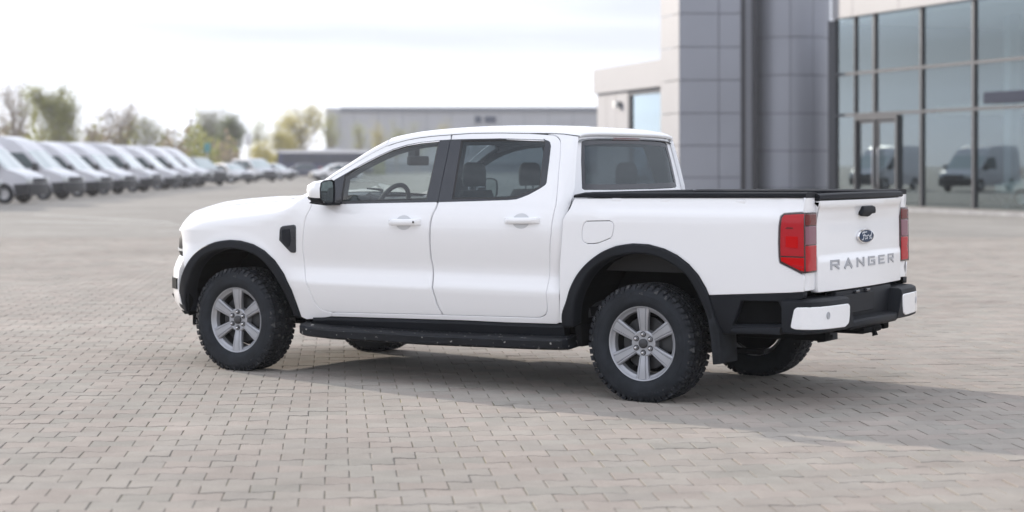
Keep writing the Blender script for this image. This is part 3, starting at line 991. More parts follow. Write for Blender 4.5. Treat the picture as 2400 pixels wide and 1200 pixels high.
# rough scrub behind the vans
r_ = random.Random(44); lv, lf, mi = [], [], []
for k in range(19000):
    u = r_.uniform(-160, 900); d = r_.uniform(176, 214) if u < 560 else r_.uniform(248, 275); s = (u - 1200) * d / 4306
    hmax = (2.5 + .8 * math.sin(u * .031) + .5 * math.sin(u * .083 + 1)) * (1.45 if u < 560 else .62) + .9
    c = lot(s, d, r_.random() ** 1.4 * max(.6, hmax) * (r_.uniform(.6, 1.15)))
    a = Vector((r_.gauss(0, 1), r_.gauss(0, 1), r_.gauss(0, 1))).normalized(); b = a.cross(Vector((r_.gauss(0, 1), r_.gauss(0, 1), r_.gauss(0, 1)))).normalized()
    sz = r_.uniform(.15, .42); i = len(lv)
    lv += [tuple(c - a * sz), tuple(c + b * sz * .6), tuple(c + a * sz), tuple(c - b * sz * .6)]; lf.append((i, i + 1, i + 2, i + 3))
    mi.append(2 if 585 < u < 745 and r_.random() < .75 else 0 if math.sin(u * .045 + 2) + r_.gauss(0, .6) > .2 else 1)
sc_ = MB(); sc_.v, sc_.f, sc_.mi = lv, lf, mi
tag(sc_.build('scrub_undergrowth', [LEAF['brown'], LEAF['olive'], LEAF['yellow']], smooth=False), kind='stuff')

# leaf belt behind the camera, added only to be mirrored in paint and glass
r_ = random.Random(45); lv, lf = [], []
for k in range(9000):
    s = r_.uniform(-85, 85); d = r_.uniform(-64, -55)
    hm = 5.0 + 1.6 * math.sin(s * .21) + 1.2 * math.sin(s * .53 + 1)
    c = lot(s, d, r_.random() ** .8 * hm)
    a = Vector((r_.gauss(0, 1), r_.gauss(0, 1), r_.gauss(0, 1))).normalized(); b = a.cross(Vector((r_.gauss(0, 1), r_.gauss(0, 1), r_.gauss(0, 1)))).normalized()
    sz = r_.uniform(.3, .7); i = len(lv)
    lv += [tuple(c - a * sz), tuple(c + b * sz * .6), tuple(c + a * sz), tuple(c - b * sz * .6)]; lf.append((i, i + 1, i + 2, i + 3))
bt = MB(); bt.v, bt.f, bt.mi = lv, lf, [0] * len(lf)
tag(bt.build('added_reflection_trees', LEAF['green'], smooth=False), kind='stuff')

# ------------------------------------------------------------------ parked vehicles
M['van_white'] = mat('van_white', (.54, .55, .60), .32, coat=.8)
M['van_dark'] = mat('van_dark', (.018, .020, .028), .3, coat=.8)
M['silver'] = mat('silver_paint', (.55, .56, .60), .35, metal=.3, coat=.8)
M['navy'] = mat('navy_paint', (.022, .034, .080), .35, coat=.8)
M['white2'] = mat('car_white', (.74, .74, .76), .35, coat=.8)
M['vglass'] = mat('vehicle_glass', (.026, .052, .062), .08, spec=.6)
M['vwind'] = mat('windscreen_painted_sky', (.36, .44, .45), .05, spec=1.0, coat=1.0)  # pale base colour carries the sky's reflection
M['vblack'] = mat('vehicle_black_plastic', (.018, .020, .026), .6)
M['vlamp'] = mat('vehicle_headlamp', (.55, .58, .60), .12, coat=1.0)
M['vtail'] = mat('vehicle_taillamp', (.40, .012, .012), .15, coat=1.0)
M['vrim'] = mat('vehicle_wheel', (.48, .49, .51), .35, metal=.6)

def vehicle(name, label, cat, prof, hw, wheels, wr, side_windows, ws, front, paint, group=None, bonnet=None, bonnet_mat=None, rear_glass=None, mirror=(-1.05, 1.25)):
    """prof: closed side outline from front bottom over the roof to rear bottom (arches are cut here); hw(x,z) half width;
    ws: index pair of the windscreen on prof; front: (z bumper low, z bumper top, z lamp top)"""
    root = thing(name, label, cat, group=group)
    xr = prof[-1][0]; bot = prof[0][1]
    low = []
    for wx in sorted(wheels):
        R = wr * 1.16
        a0 = math.asin(max(-1, min(1, (bot - wr) / R)))
        pts = [(wx - R * math.cos(a0 + (math.pi - 2 * a0) * k / 8), wr + R * math.sin(a0 + (math.pi - 2 * a0) * k / 8)) for k in range(9)]
        low += pts
    outline = list(prof) + low            # front bottom .. rear bottom, then back along the sill
    oc = ccw(outline)
    sidef = lambda a, b: (a, hw(a, b), b)
    body = MB()
    # flanks
    n = len(outline)
    dense = densify(outline, .18)
    pts2 = list(dense); xs = [p[0] for p in dense]; zs2 = [p[1] for p in dense]
    ar = np.array(dense)
    y = min(zs2) + .09
    while y < max(zs2):
        x = min(xs) + .05
        while x < max(xs):
            if inside((x, y), dense) and ((ar[:, 0] - x) ** 2 + (ar[:, 1] - y) ** 2).min() > .006: pts2.append((x, y))
            x += .18
        y += .18
    k = len(dense)
    vo, eo, fo, ov, _, _ = delaunay_2d_cdt([Vector(p) for p in pts2], [(i, (i + 1) % k) for i in range(k)], [], 0, 1e-6)
    tri = [f for f in fo if inside((sum(vo[i].x for i in f) / 3, sum(vo[i].y for i in f) / 3), dense)]
    body.add([(p.x, hw(p.x, p.y), p.y) for p in vo], [tuple(f)[::-1] for f in tri])
    body.add([(p.x, -hw(p.x, p.y), p.y) for p in vo], [tuple(f) for f in tri])
    # skin over the top, nose and tail
    rings = []
    for (a, b) in densify(list(prof) + [prof[-1]], .16)[:]:
        w = hw(a, b)
        crown = .03 if b > .8 else 0
        nose_ = (.10 if a > -.5 and b < 1.2 else 0)
        rings.append([(a + nose_ * (1 - t * t), w * t, b + crown * (1 - t * t)) for t in (-1, -.8, -.4, 0, .4, .8, 1)])
    body.loft(rings, closed=False, cap=False)
    body.build('body', paint, root, smooth=True, angle=32, recalc=False)
    def top(a0, a1, t0, t1, off, nm, m, mids=6):
        """patch on the skin between two profile points"""
        pr_ = list(prof)[a0:a1 + 1] if isinstance(a0, int) else None
        g = MB(); rr = []
        for (a, b) in densify(pr_, .12)[:-(1)] if False else [tuple(Vector(pr_[0]).lerp(Vector(pr_[-1]), i / 6)) if len(pr_) == 2 else pr_[min(i, len(pr_) - 1)] for i in range(7 if len(pr_) == 2 else len(pr_))]:
            w = hw(a, b); crown = .03 if b > .8 else 0
            ring = []
            for q in range(9):
                t = t0 + (t1 - t0) * q / 8
                ring.append((a + off * .7, w * t, b + crown * (1 - t * t) + off * .7))
            rr.append(ring)
        g.loft(rr, closed=False, cap=False)
        return g.build(nm, m, root, smooth=True, angle=60)
    top(ws[0], ws[1], -.93, .93, .012, 'windscreen', M['vwind'])
    if rear_glass: top(rear_glass[0], rear_glass[1], -.86, .86, .0, 'rear_window', M['vglass'])
    if bonnet: top(bonnet[0], bonnet[1], -.95, .95, .010, 'bonnet', bonnet_mat or paint)
    for wdw in side_windows:
        panel('side_window', rounded(wdw, .05, 3), sidef, (0, 1, 0), root, M['vglass'], off=.012, hem=.006, depth=.03, grid=.25, sides=(1, -1))
    z0, z1, z2 = front
    # bumper wraps the nose
    nose_x = max(p[0] for p in prof)
    g = MB(); rr = []
    for t in [-1 + i / 8 for i in range(17)]:
        ww = hw(nose_x - .05, z1 - .1) + .03
        sx = nose_x + .13 * (1 - t * t) + .015
        rr.append([(sx, ww * t, z0), (sx + .03, ww * t, (z0 + z1) / 2), (sx, ww * t, z1), (sx - .16, ww * t, z1), (sx - .16, ww * t, z0)])
    g.loft(rr, True, True); g.build('front_bumper', M['vblack'], root, smooth=True, angle=50, recalc=True)
    g = MB(); rr = []
    for t in [-.72 + 1.44 * i / 8 for i in range(9)]:
        ww = hw(nose_x - .05, z1)
        xa = nose_x + .12 * (1 - t * t) + .012
        rr.append([(xa, ww * t, z1 + .03), (xa - .03, ww * t, z2 - .02), (xa - .12, ww * t, z2 - .02), (xa - .1, ww * t, z1 + .03)])
    g.loft(rr, True, True); g.build('grille', M['vblack'], root, smooth=False, recalc=True)
    for sd in (1, -1):
        ww = hw(nose_x - .12, z1 + .1)
        g = MB(); g.bbox((nose_x - .30, min(sd * ww * .74, sd * (ww + .012)), z1 + .02), (nose_x + .045, max(sd * ww * .74, sd * (ww + .012)), z2), .03)
        g.build('headlight', M['vlamp'], root)
        mx_, mz_ = mirror; wm = hw(mx_, mz_)
        g = MB(); g.bbox((mx_ - .10, min(sd * (wm + .02), sd * (wm + .24)), mz_ - .02), (mx_ + .10, max(sd * (wm + .02), sd * (wm + .24)), mz_ + .30), .04)
        g.tube([(mx_, sd * (wm - .03), mz_ + .04), (mx_, sd * (wm + .1), mz_ + .06)], .03, 6)
        g.build('wing_mirror', M['vblack'], root)
        zt = .95 if z2 < .9 else 1.05
        wt = hw(xr + .1, zt)
        g = MB(); g.bbox((xr - .02, min(sd * (wt - .16), sd * (wt + .008)), zt - .12), (xr + .10, max(sd * (wt - .16), sd * (wt + .008)), zt + .22), .02)
        g.build('tail_light', M['vtail'], root)
        for wx in wheels:
            ww = hw(wx, wr + .35)
            wnode = node('wheel', root, (wx, sd * (ww - .13), wr))
            g = MB(); g.lathe([(-.1, wr * .55), (-.11, wr * .8), (-.09, wr * .97), (-.06, wr), (.06, wr), (.09, wr * .97), (.11, wr * .8), (.1, wr * .6)], 'y', 24, close=True)
            g.build('tyre', M['tyre'], wnode)
            g = MB(); g.lathe([(sd * .06, .01), (sd * .065, wr * .2), (sd * .05, wr * .25), (sd * .06, wr * .5), (sd * .095, wr * .56), (sd * .09, wr * .62), (sd * -.05, wr * .60)], 'y', 20)
            g.build('rim', M['vrim'], wnode, recalc=True)
    arch_f = max(wheels) + wr * 1.16
    panel('side_cladding', [(arch_f + .03, z0), (nose_x - .05, z0), (nose_x - .05, z1), (arch_f - .02, z1 - .02)], sidef, (0, 1, 0), root, M['vblack'], off=.012, hem=.006, depth=.03, grid=.2, sides=(1, -1))
    g = MB(); g.box((xr + .2, -hw(-1, .6) + .12, bot - .02), (nose_x - .25, hw(-1, .6) - .12, wr * 2.2)); g.build('underbody', M['dark'], root, smooth=False)
    return root

def van_hw(x, z):
    w = interp_(z, [(.3, .94), (.6, .985), (1.1, .995), (1.5, .97), (2.1, .915), (2.45, .86), (2.6, .80)])
    if x > -.75: w -= .17 * ((x + .75) / .75) ** 2
    return w
def interp_(x, pts):
    if x <= pts[0][0]: return pts[0][1]
    for (a, b), (c, d) in zip(pts, pts[1:]):
        if x <= c:
            t = (x - a) / (c - a); return b + (d - b) * t
    return pts[-1][1]
VAN = [(-.04, .32), (-.01, .55), (-.05, .84), (-.22, 1.00), (-.55, 1.13), (-.95, 1.25), (-1.72, 1.97), (-1.95, 2.17), (-2.3, 2.40), (-2.8, 2.55), (-4.0, 2.60), (-5.3, 2.58), (-5.52, 2.48), (-5.60, 1.2), (-5.58, .42)]
VWIN = [[(-1.18, 1.28), (-1.84, 1.90), (-2.66, 1.92), (-2.74, 1.25)]]
def make_van(label, bonnet_mat=None):
    return vehicle('cargo_van', label, 'van', VAN, van_hw, (-.98, -4.5), .345, VWIN, (5, 6), (.30, .72, .95), M['van_white'], 'delivery vans parked in a row', (3, 5), bonnet_mat, mirror=(-1.25, 1.20))
def px_place(o, u, d, hs, hd, dy=0.0):
    o.location = lot((u - 1200) * d / 4306, d, 0)
    o.rotation_euler = (0, 0, lot_angle(hs, hd) + math.radians(dy))
HV = (.993, -.12)
v = make_van('white high-roof van cut by left edge of picture, only its nose showing'); px_place(v, -22, 63, *HV)
for lab, u, d in (('white high-roof van nearest the camera with its whole front wheel showing', 92, 69), ('white high-roof van second from left, its bumper behind first wheel', 176, 76),
                  ('white high-roof van third along, directly before the bushy olive tree', 248, 83), ('white high-roof van directly left of the dark-bonneted one', 304, 89.5)):
    c = copy_tree(v); c['label'] = lab; px_place(c, u, d, *HV, dy=rnd.uniform(-5, 5)); c.scale = (1, 1, rnd.uniform(.95, 1.03))
dv = make_van('white high-roof van with a black bonnet and pillar', M['van_dark']); px_place(dv, 366, 97, *HV)
for lab, u, d in (('white high-roof van directly right of the dark-bonneted one', 418, 105), ('white van last but one of the white row, under the wide grey tree', 458, 112), ('white van farthest along the row, beside the dark people carrier', 488, 118)):
    c = copy_tree(v); c['label'] = lab; px_place(c, u, d, *HV, dy=rnd.uniform(-5, 5)); c.scale = (1, 1, rnd.uniform(.95, 1.03))

def car_hw(W, zb, zr, tw):
    def f(x, z):
        w = interp_(z, [(.2, W * .93), (.55, W), (zb, W * .98), (zr, W - tw)])
        if x > -.7: w -= .20 * ((x + .7) / .7) ** 2
        return w
    return f
MPV = [(-.03, .30), (0, .55), (-.04, .80), (-.35, 1.0), (-1.0, 1.12), (-1.95, 1.78), (-2.4, 1.90), (-4.2, 1.90), (-4.75, 1.82), (-4.95, 1.1), (-4.95, .34)]
dm = vehicle('people_carrier', 'dark blue-black people carrier at far end of van row', 'minivan', MPV, car_hw(.95, 1.05, 1.9, .2), (-.95, -3.95), .33,
             [[(-1.25, 1.16), (-2.02, 1.72), (-2.9, 1.76), (-2.95, 1.14)], [(-3.02, 1.14), (-2.98, 1.76), (-4.5, 1.74), (-4.7, 1.18)]], (4, 5), (.30, .62, .92), M['van_dark'], mirror=(-1.35, 1.1))
px_place(dm, 516, 124, .78, -.62)
sm = vehicle('people_carrier', 'silver people carrier with long dark side window parked across the lot end', 'minivan', MPV, car_hw(.96, 1.05, 1.9, .18), (-.95, -3.95), .34,
             [[(-1.25, 1.16), (-2.02, 1.72), (-2.9, 1.76), (-2.95, 1.14)], [(-3.02, 1.14), (-2.98, 1.76), (-4.5, 1.74), (-4.7, 1.18)]], (4, 5), (.30, .62, .92), M['silver'], mirror=(-1.35, 1.1))
px_place(sm, 632, 150, .62, -.78)
HAT = [(-.03, .26), (0, .50), (-.03, .70), (-.3, .84), (-1.05, .98), (-1.85, 1.42), (-2.3, 1.50), (-3.3, 1.47), (-3.9, 1.10), (-4.15, .98), (-4.22, .7), (-4.2, .32)]
HW_ = [[(-1.35, .99), (-1.95, 1.36), (-2.45, 1.40), (-2.48, .99)], [(-2.55, .99), (-2.52, 1.40), (-3.2, 1.37), (-3.6, 1.04)]]
hb = vehicle('hatchback', 'silver hatchback between dark people carrier and silver one', 'car', HAT, car_hw(.88, .95, 1.5, .25), (-.82, -3.35), .31, HW_, (4, 5), (.26, .54, .78), M['silver'], rear_glass=(7, 8), mirror=(-1.4, .95), group='cars at the lot end')
px_place(hb, 578, 139, .70, -.72)
for lab, u, d, hd, mm in (('silver car nosing out right of silver people carrier', 686, 168, (.85, -.5), M['silver']), ('dark blue car before the navy coach', 655, 188, (-.96, -.2), M['navy']), ('low white car half hidden by white pickup mirror', 730, 154, (-.93, -.37), M['white2'])):
    c = copy_tree(hb); c['label'] = lab; px_place(c, u, d, *hd)
    for ch in c.children:
        if ch.name.startswith('body'):
            ch.data = ch.data.copy(); ch.data.materials[0] = mm
# navy coach side on
M['coach_navy'] = mat('coach_navy', (.018, .030, .092), .6, spec=.2)
M['coach_glass'] = mat('coach_glass', (.014, .022, .050), .15, spec=.25)
COACH = [(-.02, .35), (.0, 1.0), (-.08, 2.0), (-.22, 3.0), (-.5, 3.2), (-11.6, 3.2), (-11.95, 3.0), (-12.0, .4)]
co = vehicle('coach', 'long navy coach with white roof stripe parked across the far lot', 'coach', COACH, lambda x, z: interp_(z, [(.3, 1.2), (1.2, 1.25), (2.9, 1.22), (3.2, 1.1)]), (-2.6, -8.8), .5,
             [[(-.9 - 1.5 * k, 1.55), (-.9 - 1.5 * k, 2.72), (-2.32 - 1.5 * k, 2.72), (-2.32 - 1.5 * k, 1.55)] for k in range(7)], (2, 3), (.35, .9, 1.2), M['coach_navy'], mirror=(-.1, 2.1))
g = MB()
for sd in (1, -1):
    g.box((-11.8, min(sd * 1.10, sd * 1.26), 2.86), (-.4, max(sd * 1.10, sd * 1.26), 3.19))
g.box((-11.6, -1.09, 3.205), (-.5, 1.09, 3.26)); g.build('roof_stripe', M['white2'], co, smooth=False)
g = MB(); g.bbox((-6.2, -.8, 3.265), (-3.9, .8, 3.45), .05); g.build('roof_unit', M['silver'], co)
for ch in co.children:
    if ch.name.startswith('side_window'): ch.data.materials[0] = M['coach_glass']
px_place(co, 872, 236, .995, .06)
# cars added inside the showroom, standing in for vans mirrored in the glass
ic = copy_tree(sm); ic['label'] = 'white people carrier added behind showroom glass in place of mirrored vans'; p = W1 + WU * 9.2 + WI * 4.5
ic.location = (p.x, p.y, .02); ic.rotation_euler = (0, 0, math.atan2(WN.y, WN.x) + .5)
ic2 = copy_tree(hb); ic2['label'] = 'white hatchback added behind showroom glass near door in place of mirrored vans'; p = W1 + WU * 5.4 + WI * 3.0
ic2.location = (p.x, p.y, .02); ic2.rotation_euler = (0, 0, math.atan2(WN.y, WN.x) - .6)
for q in (ic, ic2):
    for ch in q.children:
        if ch.name.startswith('body'):
            ch.data = ch.data.copy(); ch.data.materials[0] = M['white2']
# signs on posts
def sign_post(label, u, d, zlo, zhi, w, col, round_=False):
    s = (u - 1200) * d / 4306
    t = thing('sign_post', label, 'sign', lot(s, d), lot_angle(1, 0))
    g = MB(); g.tube([(0, 0, 0), (0, 0, zhi - .05)], .06, 8); g.build('post', M['vrim'], t)
    g = MB()
    if round_: g.lathe([(-.02, .001), (-.02, w * .96), (-.012, w), (.012, w), (.02, w * .96), (.02, .001)], 'y', 28, c=(0, -.09, (zlo + zhi) / 2))
    else: g.bbox((-w, -.11, zlo), (w, -.065, zhi), .02)
    g.build('board', col, t)
sign_post('white sign board on pale post before the trees', 583, 190, 3.45, 4.6, .36, M['white2'])
sign_post('small teal sign on post behind dark people carrier', 486, 170, 2.55, 3.4, .3, mat('teal_sign', (.05, .22, .24), .4))
def lamp_post(u, d, top):
    s = (u - 1200) * d / 4306; H = 1.48 + (384 - top) * d / 4306
    t = thing('lamp_post', 'slim pale lamp post standing between trees behind the vans', 'lamp post', lot(s, d), lot_angle(1, 0))
    g = MB(); g.tube([(0, 0, 0), (0, 0, H)], [.09, .05], 8); g.build('pole', M['vrim'], t)
    g = MB(); g.bbox((-.1, -.12, H - .02), (.75, .12, H + .1), .04); g.build('lamp_head', M['vrim'], t)
lamp_post(411, 172, 262)

def interp(x,pts):
    if x<=pts[0][0]: return pts[0][1]
    for (a,b),(c,d) in zip(pts,pts[1:]):
        if x<=c:
            return b+(d-b)*(x-a)/(c-a)
    return pts[-1][1]
def smooth(pts):
    # monotone-ish cubic hermite (catmull) evaluator
    n=len(pts); m=[]
    for i in range(n):
        if i==0: m.append((pts[1][1]-pts[0][1])/(pts[1][0]-pts[0][0]))
        elif i==n-1: m.append((pts[-1][1]-pts[-2][1])/(pts[-1][0]-pts[-2][0]))
        else: m.append((pts[i+1][1]-pts[i-1][1])/(pts[i+1][0]-pts[i-1][0]))
    def ev(x):
        if x<=pts[0][0]: return pts[0][1]+m[0]*(x-pts[0][0])
        if x>=pts[-1][0]: return pts[-1][1]+m[-1]*(x-pts[-1][0])
        for i in range(n-1):
            if x<=pts[i+1][0]:
                h=pts[i+1][0]-pts[i][0]; t=(x-pts[i][0])/h
                return ((2*t**3-3*t*t+1)*pts[i][1]+(t**3-2*t*t+t)*h*m[i]+(-2*t**3+3*t*t)*pts[i+1][1]+(t**3-t*t)*h*m[i+1])
    return ev
cab=smooth([(.40,.850),(.44,.862),(.48,.873),(.54,.888),(.60,.901),(.655,.909),(.70,.896),(.75,.884),(.80,.886),(.87,.902),(.96,.920),(1.04,.928),(1.12,.922),(1.19,.903),(1.24,.884),(1.32,.850),(1.42,.808),(1.52,.763),(1.62,.716),(1.70,.676)])
def step(a,b,x):
    t=min(1,max(0,(x-a)/(b-a))); return t*t*(3-2*t)
nose=smooth([(.1,0),(.25,.002),(.45,.015),(.6,.055),(.7,.12),(.776,.20),(.83,.31),(.86,.45)])
def plan(x,z=.6):
    d=0
    sh=.065*step(.76,.90,z)
    if x+sh>.1: d+=nose(min(.86,x+sh))
    if x<-3.6: d+=.042*((x+3.6)/.77)**2
    return d
zs=smooth([(-.75,1.40),(-.6,1.33),(-.45,1.265),(-.3,1.225),(0,1.188),(.3,1.158),(.5,1.135),(.65,1.10),(.75,1.06)])
bed=smooth([(.40,.880),(.50,.900),(.62,.913),(.72,.918),(.85,.921),(1.0,.9225),(1.07,.9225),(1.13,.922),(1.165,.919),(1.19,.910),(1.225,.897),(1.27,.886),(1.3,.88)])
def Y(x,z,part=None):
    y=cab(z)
    if z>1.0:
        z0=zs(x)-.15
        r=min(2,max(0,(z-z0)/.15))
        yf=.922-.125*r**2.2
        t=step(-.75,-.45,x)
        y=y*(1-t)+min(yf,.922)*t
    elif x>-.75:
        t=step(-.75,-.3,x); y=y*(1-t)+t*(.922-.05*step(.75,.4,z))
    if (x<-2.745 and part is None) or part=='bed':
        y=bed(z)
        rec=step(-2.94,-3.0,x)*step(-4.24,-4.16,x)
        y-=.012*rec*step(1.185,1.215,z)
    elif x<-2.62:
        y-=.058*min(1.3,(-2.62-x)/.115)**2.2
    for hx in (0,-3.29):
        r=min(5,math.hypot(x-hx,z-.40))
        y+=.007*math.exp(-((r-.47)/.09)**2)*(1 if z<1.0 else max(0,1-(z-1)/.1))
    return max(.2,min(1.2,y-plan(x,z)))
